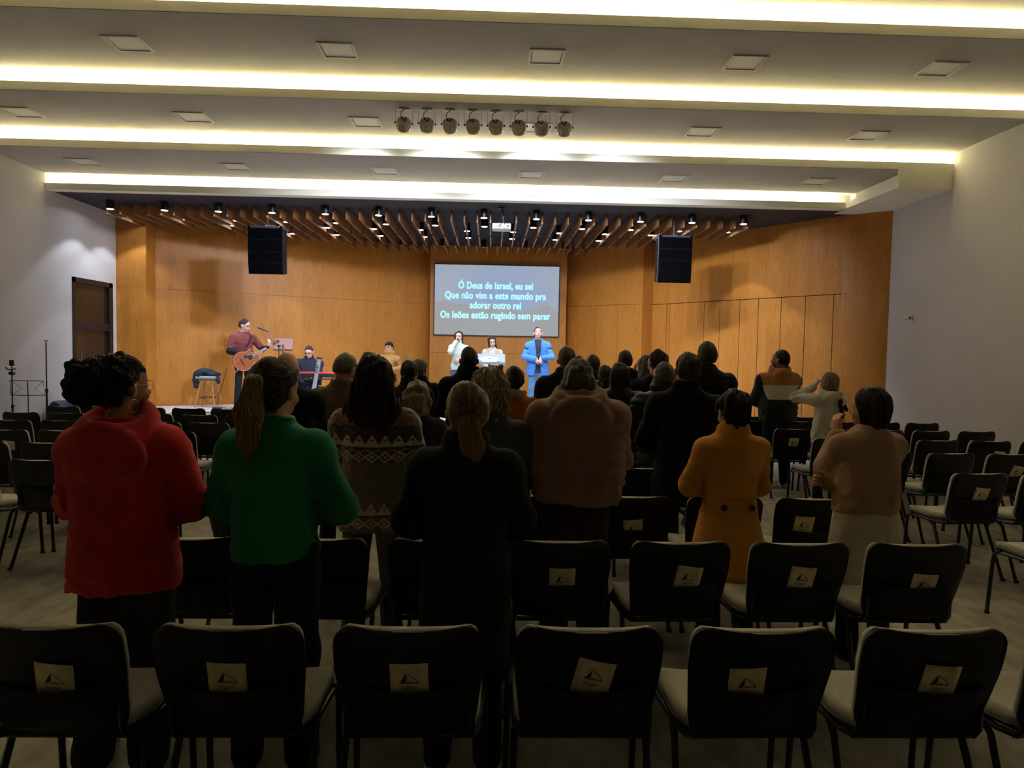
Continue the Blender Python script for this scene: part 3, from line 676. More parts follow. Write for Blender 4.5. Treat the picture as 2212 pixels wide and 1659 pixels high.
class SDF:
    def __init__(s): s.I = []; s.D = []
    def u(s, prim, k=.02): s.I.append((prim, k, 'u')); return s
    def cut(s, prim, k=.008): s.I.append((prim, k, 's')); return s
    def cone(s, a, b, ra, rb, k=.02): return s.u(cone_f(a, b, ra, rb), k)
    def ell(s, c, r, k=.02, M=None): return s.u(ell_f(c, r, M), k)
    def plane(s, p, n, k=.004):      # removes the side the normal points to
        p = np.array(p, np.float32); n = np.array(n, np.float32); n /= np.linalg.norm(n)
        s.I.append(((lambda P: (p-P)@n, None, None), k, 's')); return s
    def disp(s, fn): s.D.append(fn); return s
    def mesh(s, h):
        us = [i for i in s.I if i[2] == 'u']
        lo = np.min([i[0][1] for i in us], 0)-3*h-.012; hi = np.max([i[0][2] for i in us], 0)+3*h+.012
        n = np.ceil((hi-lo)/h).astype(int)+1
        ax = [(lo[i]+h*np.arange(n[i])).astype(np.float32) for i in range(3)]
        D = np.full(n, .25, np.float32)
        G = np.stack(np.meshgrid(*ax, indexing='ij'), -1)
        for (fn, a, b), k, op in s.I:
            if a is None: sl = (slice(None),)*3
            else:
                m = k+2.5*h+.012; i0 = np.clip(np.floor((a-m-lo)/h).astype(int), 0, n-1); i1 = np.clip(np.ceil((b+m-lo)/h).astype(int)+1, 1, n)
                sl = tuple(slice(i0[q], i1[q]) for q in range(3))
            d = fn(G[sl]).astype(np.float32); E = D[sl]
            if op == 'u':
                q = np.maximum(k-np.abs(E-d), 0)/k; D[sl] = np.minimum(E, d)-q*q*k*.25
            else:
                q = np.maximum(k-np.abs(E+d), 0)/k; D[sl] = np.maximum(E, -d)+q*q*k*.25
        if s.D:
            m = np.abs(D) < .035; P = G[m]; e = D[m]
            for fn in s.D: e = e+fn(P)
            D[m] = e
        return surfnet(D, lo, h)
# ------------------------------------------------------------ people
def v3(*a): return np.array(a, float)
def ik(S_, W_, l1, l2, hint):
    d = W_-S_; L = np.linalg.norm(d); L2 = min(L, (l1+l2)*.995); W2 = S_+d/L*L2
    a = (l1*l1-l2*l2+L2*L2)/(2*L2); hgt = math.sqrt(max(0, l1*l1-a*a)); u = d/L
    hn = np.array(hint, float); hn -= u*(hn@u); hn /= np.linalg.norm(hn)+1e-9
    return S_+u*a+hn*hgt, W2
def add_hand(F, W, d, pn, side, curl=.5, sp=1.0):
    """W wrist, d direction of the hand, pn palm normal (fingers curl to it), side = sign of the thumb along lat"""
    d = d/np.linalg.norm(d); pn = pn-d*(pn@d); pn /= np.linalg.norm(pn); lat = np.cross(d, pn)*side
    for o, r in ((-.026, .0125), (-.009, .0145), (.010, .0145), (.027, .013)):
        F.cone(W+d*.012+lat*o*.6, W+d*.088+lat*o, .015, r, .010)
    for i, (o, L) in enumerate(((-.029*sp, .060), (-.010*sp, .076), (.010*sp, .081), (.030*sp, .072))):
        p = W+d*.088+lat*o; ang = .15+curl*.35; q = p
        for sg, (f_, r0, r1) in enumerate(((.42, .0095, .0085), (.33, .0085, .0078), (.25, .0078, .0062))):
            dd = d*math.cos(ang)+pn*math.sin(ang); p2 = q+dd*L*f_; F.cone(q, p2, r0, r1, .003); q = p2; ang += curl*(.75 if sg == 0 else .6)
    t0 = W+d*.025+lat*.028; t1 = t0+(d*.6+lat*.75+pn*.25)/1.0*.034; t2 = t1+(d*.9+lat*.25+pn*.45*curl)*.030; t3 = t2+(d*.95-lat*.1+pn*.5*curl)*.024
    F.cone(t0, t1, .014, .011, .010); F.cone(t1, t2, .0108, .0095, .004); F.cone(t2, t3, .0095, .0072, .004)
_skins = {}
def skin(c): return mat('skin_%s' % c, {'light': (.62, .33, .22), 'tan': (.44, .22, .13), 'brown': (.26, .12, .065), 'pale': (.70, .42, .32)}[c], .55, noise=.12, nscale=14, spec=.35)
def cloth(name, col, nz=.15, bump=.35, bs=350, rough=.9, sheen=.15, **k):
    if max(col) < .06: sheen = 0
    return mat(name, col, rough, noise=nz, nscale=k.pop('ns', 9), bump=bump, bscale=bs, sheen=sheen*.4, spec=.2, **k)
def hair_mat(name, c1, c2, st=(60, 60, 3), rough=.42):
    if name in _M: return _M[name]
    m = mat(name, c1, rough, noise=.5, nscale=3.0, stretch=st, col2=c2, bump=.9, bscale=5, spec=.28); return m
M_eye = mat('eye_dark', (.03, .018, .012), .3); M_brow = mat('eyebrow', (.035, .02, .012), .8); M_lip = mat('lips', (.50, .16, .12), .5)
PEOPLE = []
class Person:
    """local frame: faces +Y, feet at z=0, built 1.70 tall then scaled"""
    def __init__(s, label, x, y, h=1.70, yaw=0, z=0, sex='m', skn='light', head=(0, 0, 0), res=.010, sw=None, lean=0.0, arms='front', seated=False, group=None, hl=None, hr=None, hint=None, curl=.5, hd=None, headz=0, sew=1.0, stance=.1, paint=True):
        s.paint = paint
        s.root = thing('person', label, 'person', (x, y, z), yaw, group); s.k = h/1.72; s.root.scale = (s.k,)*3
        s.sex = sex; s.skn = skn; s.res = res; s.lean = lean; s.stance = stance
        s.sw = sw or (.185 if sex == 'm' else .160)
        s.up = .93 if not seated else .12      # vertical drop of hips handled through leg set-up
        s.hip = .93; s.seated = seated
        s.tilt = Rx(-lean)                       # lean > 0 bends the trunk forward
        s.neck = s.T(v3(0, .0, 1.47)); yw, pt, rl = head
        s.HR = Rz(yw)@Rx(pt)@Ry(rl)
        s.headz = headz
        # arms
        s.S = [s.T(v3(sx*(s.sw-.006), -.005, 1.342)) for sx in (-1, 1)]
        P = {'front': ((-.05, .235, 1.03), (.05, .245, 1.01)), 'down': ((-s.sw-.06, .03, .86), (s.sw+.06, .03, .86)), 'belly': ((-.07, .20, 1.08), (.07, .21, 1.06)), 'cross': ((.10, .19, 1.17), (-.12, .20, 1.14)),
             'pockets': ((-.19, .12, .96), (.19, .12, .96)), 'chest': ((-.05, .17, 1.25), (.05, .17, 1.24))}[arms if isinstance(arms, str) else 'front']
        s.Wp = [v3(*(hl or P[0])), v3(*(hr or P[1]))]
        if not (hl or hr) or lean: pass
        hint = hint or ((-1.0, -.40, -.55), (1.0, -.40, -.55))
        s.E = []; s.W = []
        for i in (0, 1):
            e, w = ik(s.S[i], s.Wp[i], .285, .255, hint[i]); s.E.append(e); s.W.append(w)
        s.curl = curl
        s.hd = hd or [None, None]
        PEOPLE.append(s)
    def T(s, p):     # lean about the hips
        q = v3(0, 0, .95); return s.tilt@(np.array(p, float)-q)+q
    def H(s, p): return s.HR@(np.array(p, float))+s.neck+v3(0, 0, s.headz)
    def head(s, F):
        H = s.H; HR = s.HR; E = lambda c, r, k=.015: F.ell(H(c), r, k, HR)
        E((0, -.012, .128), (.073, .092, .094), .02); E((0, .035, .060), (.054, .058, .068), .035); E((0, .066, .008), (.026, .024, .020), .03)
        E((0, .06, .125), (.055, .035, .045), .03)
        for sx in (-1, 1):
            F.cut(ell_f(H((sx*.031, .105, .098)), (.018, .014, .011), HR), .014); E((sx*.031, .083, .098), (.0125, .0125, .011), .004)
            E((sx*.036, .072, .055), (.020, .020, .020), .02)
            E((sx*.078, -.004, .084), (.010, .019, .032), .006); E((sx*.089, -.012, .090), (.0075, .015, .027), .005)
            F.cut(ell_f(H((sx*.088, .004, .09)), (.005, .009, .016), HR), .005)
        F.cone(H((0, .090, .098)), H((0, .115, .066)), .0075, .0125, .010); E((0, .104, .060), (.018, .010, .008), .008)
        E((0, .094, .034), (.023, .009, .0055), .006); E((0, .092, .024), (.019, .009, .006), .006)
        nb = s.T(v3(0, -.02, 1.36)); r = .058 if s.sex == 'm' else .048
        F.cone(nb, H((0, -.012, .04)), r*1.04, r*.93, .03)
        return F
    def body(s, hair_dark=True):
        F = SDF(); m = s.sex == 'm'
        if not s.seated:
            rows = [(.84, 0, 0, .155, .095), (.95, 0, -.005, .160, .10), (1.08, 0, 0, .135, .09), (1.22, 0, 0, .15, .10), (1.34, 0, -.005, .15, .09), (1.41, 0, -.01, .09, .06), (1.44, 0, -.01, .05, .045)]
        else: rows = [(.88, 0, 0, .15, .10), (.95, 0, -.005, .160, .10), (1.08, 0, 0, .135, .09), (1.22, 0, 0, .15, .10), (1.34, 0, -.005, .15, .09), (1.41, 0, -.01, .09, .06), (1.44, 0, -.01, .05, .045)]
        f, lo, hi = loft_f(rows); F.u(s.tw(f, lo, hi), .03)
        for i in (0, 1):
            F.cone(s.S[i], s.E[i], .046, .036, .03); F.cone(s.E[i], s.W[i], .036, .0245, .02)
            d = s.W[i]-s.E[i]; hd = s.hd[i]
            if hd is None: dd = d/np.linalg.norm(d)+v3((1, -1)[i]*.25, .1, 0); pn = v3(0, -1, -.25); sd = 1
            else: dd, pn = v3(*hd[0]), v3(*hd[1]); sd = hd[2] if len(hd) > 2 else 1
            add_hand(F, s.W[i], dd, pn, sd if hd is not None else (1 if i == 0 else -1), s.curl)
        L = s.legs()
        for i in (0, 1): F.cone(L[i][0], L[i][1], .085, .055, .02); F.cone(L[i][1], L[i][2], .052, .036, .02); F.cone(L[i][2], L[i][2]+v3(0, .14, -.045), .036, .028, .02)
        s.head(F)
        V, Q = F.mesh(s.res)
        o = new_mesh('body', V, Q, mats=[skin(s.skn), M_eye, M_brow, M_lip], parent=s.root)
        c = V[Q].mean(1); q = (c-s.neck-v3(0, 0, s.headz))@s.HR
        mi = np.zeros(len(Q), np.int32)
        for sx in (-1, 1):
            mi[(np.abs(q[:, 0]-sx*.031) < .0135) & (np.abs(q[:, 2]-.098) < (.0055 if not getattr(s, 'closed', 0) else .0022)) & (q[:, 1] > .07)] = 1
            mi[(np.abs(q[:, 0]-sx*.033) < .019) & (np.abs(q[:, 2]-.121+abs(1)*0) < .0045) & (q[:, 1] > .07)] = 2
        mi[(np.abs(q[:, 0]) < .022) & (q[:, 2] > .019) & (q[:, 2] < .038) & (q[:, 1] > .094)] = 3
        if s.res < .013 and s.paint: o.data.polygons.foreach_set('material_index', mi)
        s.b = o; return s
    def tw(s, f, lo, hi, tilt=True):
        if not s.lean: return (f, lo, hi)
        q = v3(0, 0, .95).astype(np.float32); Ti = s.tilt.astype(np.float32)
        c = np.array([[x, y, z] for x in (lo[0], hi[0]) for y in (lo[1], hi[1]) for z in (lo[2], hi[2])]); c = (c-q)@s.tilt.T+q
        return (lambda P: f((P-q)@Ti+q)), c.min(0), c.max(0)
    def legs(s):
        if s.seated:
            return [[v3(sx*.09, .02, .93), v3(sx*.13, .44, .90), v3(sx*.13, .42, .48)] for sx in (-1, 1)]
        return [[v3(sx*.085, 0, .90), v3(sx*(s.stance), .02, .49), v3(sx*(s.stance+.01), -.03, .09)] for sx in (-1, 1)]
    def top(s, m, rows=None, name='top', sl=(.066, .056, .040), cuff=.985, fold=.006, neck='crew', hem=.90, k=.045, res=None, fs=1, sleeves=True, short=False, n=2.3, extra=None, belly=0.0, dispx=None, arm_x=None, shoulder=0.0, tight=.12, flat=False):
        F = SDF(); w = s.sw/.185
        rows = rows or [(hem, 0, .005, .182, .128), (hem+.05, 0, .005, .180+.0*belly, .126), (1.05, 0, .005+belly*.2, .172, .122+belly), (1.2, 0, .0, .185, .122), (1.30, 0, -.005, .190, .118), (1.37, 0, -.01, .165, .098), (1.415, 0, -.012, .115, .080), (1.45, 0, -.012, .072, .066)]
        rows = [(z, cx, cy, a*(w if z > .95 else (w+1)/2)*(1-tight*math.exp(-((z-1.17)/.16)**2)), b) for z, cx, cy, a, b in rows]
        rows = [(z, cx, cy, a*(1.10 if 1.36 < z < 1.435 else 1), b) for z, cx, cy, a, b in rows]
        f, lo, hi = loft_f(rows, n); F.u(s.tw(f, lo, hi), k)
        if sleeves:
            for i in (0, 1):
                if shoulder: F.ell(s.S[i]+v3(0, 0, shoulder), (.05, .055, .03), .03)
                if short:
                    m_ = s.S[i]+(s.E[i]-s.S[i])*short; F.cone(s.S[i], m_, sl[0], sl[1], k)
                else:
                    F.cone(s.S[i], s.E[i], sl[0]*.86, sl[1]*.96, .022); F.ell(s.S[i]+(s.E[i]-s.S[i])*.10, (sl[0]*.80, sl[0]*.80, .045), .08); F.cone(s.E[i], s.E[i]+(s.W[i]-s.E[i])*cuff, sl[1], sl[2], .02)
        sd = sum(map(ord, name)) % 97+int(s.root.location.x*50) % 31+7
        if extra: extra(F)
        if neck == 'crew': F.u(torus_f(s.T((0, -.012, 1.445)), .066, .062, .012, s.tilt@Rx(-.25)), .01)
        if neck == 'turtle': F.cone(s.T((0, -.012, 1.42)), s.H((0, -.012, .02)), .073, .064, .015)
        if neck == 'collar': F.u(torus_f(s.T((0, -.015, 1.45)), .073, .068, .02, s.tilt@Rx(-.25), .55), .012)
        if neck == 'coat':
            F.u(torus_f(s.T((0, -.018, 1.445)), .085, .075, .018, s.tilt@Rx(-.3), .4), .01); f2 = loft_f([(1.37, 0, -.03, .150, .090), (1.39, 0, -.028, .140, .088), (1.43, 0, -.022, .095, .078), (1.46, 0, -.02, .082, .074)]); F.u(s.tw(*f2), .004)
        if neck == 'puffer': F.u(torus_f(s.T((0, -.012, 1.47)), .075, .07, .034, s.tilt@Rx(-.2), .6), .015)
        if neck == 'hood':
            F.u(torus_f(s.T((0, -.022, 1.452)), .098, .088, .036, s.tilt@Rx(.42), .8), .02); F.ell(s.T((0, -.115, 1.375)), (.118, .052, .088), .035, s.tilt@Rx(.25)); F.cut(ell_f(s.T((0, -.055, 1.475)), (.070, .062, .05), s.tilt), .02)
            F.cut(ell_f(s.T((0, -.03, 1.50)), (.082, .072, .06)), .02)
        if neck == 'hoodup':
            F.u(torus_f(s.T((0, -.035, 1.425)), .112, .100, .030, s.tilt@Rx(.42), .75), .012); F.u(torus_f(s.T((0, -.055, 1.385)), .128, .100, .030, s.tilt@Rx(.50), .6), .010); F.ell(s.T((0, -.132, 1.310)), (.152, .052, .122), .014, s.tilt@Rx(.10)); F.cut(ell_f(s.T((0, -.02, 1.50)), (.088, .080, .085)), .02)
        E, Sx, Wx = s.E, s.S, s.W; A = fold
        fold *= 1.35; A = fold
        if fold:
            def dfold(P):
                d = -A*.75*tnoise(P, 24*fs, sd, 5, (1, 1, .45))
                r = tnoise(P, 55*fs, sd+3, 6, (.75, .75, 1.25)); r = 1-np.abs(r)*1.3
                z = P[..., 2]; wz = np.exp(-((z-hem-.08)/.10)**2)*.7+.25
                for i in (0, 1): wz = wz+1.1*np.exp(-((P-E[i])**2).sum(-1)/.014)+.5*np.exp(-((P-(Sx[i]+v3(0, 0, -.12)))**2).sum(-1)/.010)
                e = d-A*1.0*np.clip(r, -.35, 1)*wz; return e-.002 if not flat else d
            F.disp(dfold)
        if dispx: F.disp(dispx)
        V, Q = F.mesh(res or s.res)
        s.t = new_mesh(name, V, Q, m, parent=s.root); return s
    def legwear(s, m, name='trousers', th=.092, kn=.066, an=.062, shoe=None, shoes=True, top=.99, hipw=.168):
        th = min(th, .094); hipw = min(hipw, .160)
        F = SDF(); L = s.legs(); m_ = .0
        if s.seated: f = loft_f([(.84, 0, -.01, .175, .12), (.95, 0, -.005, .172, .118), (1.03, 0, 0, .155, .112)])
        else: f = loft_f([(.80, 0, -.005, .155, .100), (.88, 0, -.008, hipw+.002, .114), (.95, 0, -.004, hipw-.006, .104), (top, 0, 0, .135, .09)], 2.4)
        F.u(f, .04)
        for i in (0, 1):
            F.cone(L[i][0], L[i][1], th, kn, .035); F.cone(L[i][1], L[i][2]+v3(0, 0, -.02), kn, an, .02)
        sd = int(abs(s.root.location.x)*77) % 50
        F.disp(lambda P: -.004*tnoise(P, 22, sd, 5, (1, 1, 1.2))-.004*np.clip(1-1.4*np.abs(tnoise(P, 30, sd+1, 4, (.6, .6, 1.6))), -.5, 1)*(np.exp(-((P[..., 2]-.49)/.10)**2)+np.exp(-((P[..., 2]-.14)/.07)**2)))
        V, Q = F.mesh(max(s.res, .010)); new_mesh(name, V, Q, m, parent=s.root)
        if shoes:
            for i in (0, 1):
                F = SDF(); a = L[i][2]; sx = (-1, 1)[i]*.02
                F.ell(a+v3(0, -.01, -.045), (.042, .055, .045), .03); F.ell(a+v3(sx*.5, .09, -.058), (.044, .10, .034), .03); F.cone(a, a+v3(0, 0, .03), .045, .045, .02); F.plane((0, 0, (a[2]-.09)+.003), (0, 0, -1))
                F.ell(a+v3(sx*.5, .06, -.075), (.050, .135, .018), .006)
                V, Q = F.mesh(.009); mi = (V[Q].mean(1)[:, 2] < a[2]-.068).astype(np.int32)
                new_mesh('shoe', V, Q, mats=shoe or [M_blackplastic, M_blackplastic], mi=mi, parent=s.root)
        return s
    def skirt(s, m, rows, name='skirt', fold=.01, n=2.1, nf=9):
        F = SDF(); F.u(loft_f(rows, n), .02); z1 = rows[-1][0]; z0 = rows[0][0]
        F.disp(lambda P: -fold*np.clip((z1-P[..., 2])/(z1-z0+.01), 0, 1)*np.sin(np.arctan2(P[..., 1], P[..., 0])*nf+2*np.sin(P[..., 2]*3)))
        V, Q = F.mesh(max(s.res, .010)); new_mesh(name, V, Q, m, parent=s.root); return s
    def hair(s, m, style='short', t=.012, res=None, amp=.004, name='hair', extra=None, line=.035, low=.060, strands=0, sdir=None, fr=60, sr=.0011, slen=.11, m2=None, seed=0):
        F = SDF(); H = s.H; HR = s.HR; E = lambda c, r, k=.02: F.ell(H(c), r, k, HR)
        tx = t if style != 'short' else t*.45
        E((0, -.014, .130), (.074+tx, .092+t*.8, .088+t*.9)); E((0, -.045, .085), (.064+tx*.8, .058+t*.6, .066+t*.6), .03)
        if style == 'bob': 
            F.u(s.hw(loft_f([(-.035, 0, -.03, .066, .060), (.0, 0, -.03, .092, .078), (.05, 0, -.025, .102, .092), (.11, 0, -.02, .098, .098), (.17, 0, -.018, .085, .088), (.215, 0, -.015, .05, .055)], 2.2)), .03)
        if style == 'curly':
            F.u(s.hw(loft_f([(-.04, 0, -.03, .085, .065), (.0, 0, -.03, .108, .085), (.06, 0, -.025, .118, .100), (.12, 0, -.02, .112, .108), (.18, 0, -.015, .092, .095), (.235, 0, -.012, .05, .055)], 2.2)), .03)
        if style == 'long':
            F.u(s.hw(loft_f([(-.19, 0, -.075, .125, .050), (-.12, 0, -.080, .145, .062), (-.03, 0, -.07, .140, .075), (.05, 0, -.04, .118, .085), (.12, 0, -.02, .096, .098), (.18, 0, -.015, .082, .088), (.225, 0, -.012, .045, .05)], 2.2)), .03)
        if style == 'longfront':
            for sx in (-1, 1): F.cone(H((sx*.062, -.01, .15)), H((sx*.085, .015, -.12)), .026, .018, .02)
            F.u(s.hw(loft_f([(-.12, 0, -.05, .08, .03), (.0, 0, -.045, .085, .045), (.10, 0, -.02, .088, .08), (.19, 0, -.015, .075, .08)], 2.2)), .02)
        if extra: extra(F, H, HR, s)
        # keep the face free
        if style == 'short':
            F.plane(H((0, .040+line*.8, .155)), HR@v3(0, .75, -.66), .01); F.plane(H((0, -.05, low-.012)), HR@v3(0, .35, -1), .012)
            F.cut(ell_f(H((0, .075, .060)), (.12, .082, .095), HR), .015)
            for sx in (-1, 1): F.cut(ell_f(H((sx*.092, -.002, .080)), (.026, .030, .044), HR), .008)
        elif style in ('bob', 'curly', 'long', 'longfront'):
            if style != 'longfront': F.plane(H((0, .050, .1)), HR@v3(0, 1, -.25), .02)
            F.cut(ell_f(H((0, .10, .060)), (.062, .075, .098), HR), .015)
        else:
            F.plane(H((0, .036+line, .165)), HR@v3(0, .80, -.60), .01); F.cut(ell_f(H((0, .080, .055)), (.12, .085, .100), HR), .015)
            for sx in (-1, 1): F.cut(ell_f(H((sx*.088, .004, .078)), (.018, .022, .040), HR), .008)
            if style != 'none': F.plane(H((0, -.03, .0)), HR@v3(0, .3, -1), .01)
        if getattr(s, 'tail', None): s.tail(F, H, HR)
        Hn = s.neck.astype(np.float32); HRf = HR.astype(np.float32); sd = seed+11
        if style == 'curly' or fr > 90: F.disp(lambda P: -amp*tnoise((P-Hn)@HRf, fr, sd, 9))
        else: F.disp(lambda P: -amp*tnoise((P-Hn)@HRf, fr, sd, 7, (1.6, 1.6, .22))-amp*.5*tnoise((P-Hn)@HRf, fr*2.2, sd+1, 6, (1.6, 1.6, .2)))
        V, Q = F.mesh(res or max(s.res*.7, .0055))
        mats = [m]; mi = None
        if strands:
            # loose locks laid along the surface
            rng = np.random.RandomState(seed+5); n0 = len(V)
            tri = V[Q]; nrm = np.cross(tri[:, 1]-tri[:, 0], tri[:, 3]-tri[:, 0]); nrm /= np.linalg.norm(nrm, axis=1)[:, None]+1e-9
            cen = tri.mean(1)
            cell = {}; cs = .012
            key = np.floor(cen/cs).astype(int)
            for i, k_ in enumerate(map(tuple, key)): cell.setdefault(k_, []).append(i)
            keys = {k_: (cen[v].mean(0), nrm[v].mean(0)) for k_, v in cell.items()}
            SV = []; SF = []; base = n0
            pick = rng.choice(len(cen), strands)
            for i in pick:
                p = cen[i].copy(); nn = nrm[i]; pts = []; stp = .012; ph = rng.rand()*6.28; L = slen*(.6+.8*rng.rand())
                off = .0005+.0022*rng.rand()
                for q_ in range(int(L/stp)):
                    pts.append(p+nn*off)
                    g = sdir(s, p, ph, q_); g = g-nn*(g@nn); g /= np.linalg.norm(g)+1e-9
                    p = p+g*stp; kk = tuple(np.floor(p/cs).astype(int)); best = None
                    for dx in (-1, 0, 1):
                        for dy in (-1, 0, 1):
                            for dz in (-1, 0, 1):
                                c_ = keys.get((kk[0]+dx, kk[1]+dy, kk[2]+dz))
                                if c_ is not None:
                                    dd = ((c_[0]-p)**2).sum()
                                    if best is None or dd < best[0]: best = (dd, c_)
                    if best is None: off += .002; continue
                    nn = best[1][1]/(np.linalg.norm(best[1][1])+1e-9); p = p-nn*((p-best[1][0])@nn)*.7
                if len(pts) < 4: continue
                pts = np.array(pts); pts[1:-1] = (pts[:-2]+2*pts[1:-1]+pts[2:])/4
                T = np.gradient(pts, axis=0); T /= np.linalg.norm(T, axis=1)[:, None]+1e-9
                sdv = np.cross(T, nrm[i]); sdv /= np.linalg.norm(sdv, axis=1)[:, None]+1e-9; up = np.cross(sdv, T)
                rr = sr*(.6+.8*rng.rand())*np.sin(np.linspace(.35, math.pi-.15, len(pts)))
                ring = [pts+sdv*rr[:, None]*1.6, pts+up*rr[:, None], pts-sdv*rr[:, None]*1.6]
                a = np.stack(ring, 1).reshape(-1, 3); SV.append(a); nP = len(pts)
                j = np.arange(nP-1)[:, None]*3+base
                SF.append(np.concatenate([np.stack([j[:, 0]+x, j[:, 0]+(x+1) % 3, j[:, 0]+3+(x+1) % 3, j[:, 0]+3+x], 1) for x in range(3)])); base += len(a)
            nq = len(Q)
            V = np.concatenate([V]+SV); Q = np.concatenate([Q]+SF)
            if m2: mats = [m, m2]; mi = np.zeros(len(Q), np.int32); sid = np.concatenate([np.full(len(f), rng.rand() < .5) for f in SF]); mi[nq:] = sid
        new_mesh(name, V, Q, mats=mats, mi=mi, parent=s.root); return s
    def hw(s, prim):
        f, lo, hi = prim; R = s.HR.astype(np.float32); o = (s.neck+v3(0, 0, s.headz)).astype(np.float32)
        c = np.array([[x, y, z] for x in (lo[0], hi[0]) for y in (lo[1], hi[1]) for z in (lo[2], hi[2])])@s.HR.T+o
        return (lambda P: f((P-o)@R)), c.min(0), c.max(0)
    def glasses(s, m, r=.024, w=.0014):
        g = MB(); H = s.H
        for sx in (-1, 1):
            g.tube([H((sx*.032+r*math.cos(a), .104-.006*abs(math.cos(a)), .096+r*.82*math.sin(a))) for a in np.linspace(0, 2*math.pi, 17)], w, 5)
            g.tube([H((sx*.058, .098, .102)), H((sx*.074, .085, .104)), H((sx*.081, .01, .104)), H((sx*.080, -.012, .094))], w*1.1, 5)
        g.tube([H((-.009, .106, .100)), H((0, .109, .103)), H((.009, .106, .100))], w, 5)
        g.obj('glasses', m, s.root, smooth=True); return s
# ------------------------------------------------------------ the audience
blk = cloth('black_wool', (.008, .008, .010), .2, ns=12); blk2 = cloth('black_cotton', (.016, .016, .019), .2); nylon = cloth('black_nylon', (.014, .014, .017), .1, .2, 120, .45, 0)
jeans = cloth('dark_jeans', (.018, .024, .040), .35, ns=14); jeansblue = cloth('blue_jeans', (.05, .10, .20), .35, ns=16); blackpants = cloth('black_trousers', (.012, .012, .013)); 
sneaker = [mat('sneaker_white', (.55, .52, .45), .6), mat('sneaker_sole', (.6, .57, .5), .7)]; darkshoe = [M_blackplastic, mat('dark_sole', (.05, .05, .05), .8)]
def down(s, p, ph, q): return v3(.25*math.sin(ph+q*.5), .1*math.cos(ph), -1)
def wavy(s, p, ph, q): return v3(.75*math.sin(ph+q*1.1), .5*math.cos(ph*2+q*1.0), -.8)
def to_pt(pt):
    def f(s, p, ph, q):
        d = s.H(pt)-p; return d/(np.linalg.norm(d)+1e-6)+v3(0, 0, .05)
    return f
def curl_dir(s, p, ph, q): return v3(math.sin(ph+q*1.3), math.cos(ph*1.7+q*1.1), math.sin(ph*.7+q*.9))
h_black = hair_mat('hair_black', (.010, .009, .010), (.024, .020, .018)); h_dark = hair_mat('hair_dark_brown', (.020, .013, .009), (.05, .032, .02)); h_blond = hair_mat('hair_dark_blond', (.12, .075, .036), (.26, .165, .08)); h_tail = hair_mat('hair_honey', (.34, .19, .065), (.55, .34, .13))
h_grey = hair_mat('hair_grey', (.16, .14, .12), (.05, .045, .04)); h_red = hair_mat('hair_reddish', (.045, .018, .012), (.018, .009, .008)); h_curl = hair_mat('hair_ash_curls', (.34, .25, .14), (.62, .48, .30), (30, 30, 18)); h_light = hair_mat('hair_light_blond', (.28, .22, .14), (.12, .09, .055), (40, 40, 8)); h_chest = hair_mat('hair_chestnut', (.06, .026, .014), (.14, .065, .035))
skirt_pad = None
# 1 red hoodie
red = cloth('red_fleece', (.78, .035, .030), .25, .5, 420, .95, .5, ns=6)
p = Person('person in a red hoodie with curly black bun, gold hoop earring and glasses', -1.43, 2.74, 1.665, .0, sex='f', skn='tan', head=(-.50, .03, .0), res=.0085, sw=.178)
p.body()
p.top(red, [(.76, 0, .0, .212, .150), (.80, 0, .0, .215, .152), (.95, 0, .005, .202, .145), (1.08, 0, .005, .200, .138), (1.2, 0, .0, .212, .138), (1.30, 0, -.008, .215, .130), (1.37, 0, -.012, .185, .105), (1.42, 0, -.012, .120, .085), (1.455, 0, -.01, .085, .072)], 'hooded_sweatshirt', (.074, .074, .056), .93, .0085, 'hoodup', hem=.76, fs=.9, tight=.08)
p.legwear(cloth('charcoal_trousers', (.035, .035, .038)), th=.100, kn=.088, an=.078, hipw=.172, shoe=[sneaker[0], sneaker[1]])
def bun1(F, H, HR, s):
    F.ell(H((-.035, -.118, .130)), (.086, .070, .082), .02, HR); F.ell(H((-.055, -.115, .090)), (.070, .062, .066), .02, HR); F.ell(H((-.0, -.10, .175)), (.055, .05, .04), .02, HR)
p.hair(h_black, 'up', .010, .0055, .009, extra=bun1, strands=1500, sdir=curl_dir, fr=95, sr=.0021, slen=.09, m2=hair_mat('hair_curl_lit_edge', (.045, .026, .018), (.02, .014, .01)), line=.045)  # browner strands paint in the light on the curl edges
gold = mat('gold', (.85, .55, .22), .5, metal=.6)
e = MB(); c = p.H((.084, -.008, .022))
for sx in (1,): e.tube([c+v3(.004*math.cos(a), .027*math.cos(a), .027*math.sin(a)) for a in np.linspace(0, 2*math.pi, 25)], .0016, 6)
e.obj('hoop_earring', gold, p.root, smooth=True); p.glasses(gold, .026, .0012)
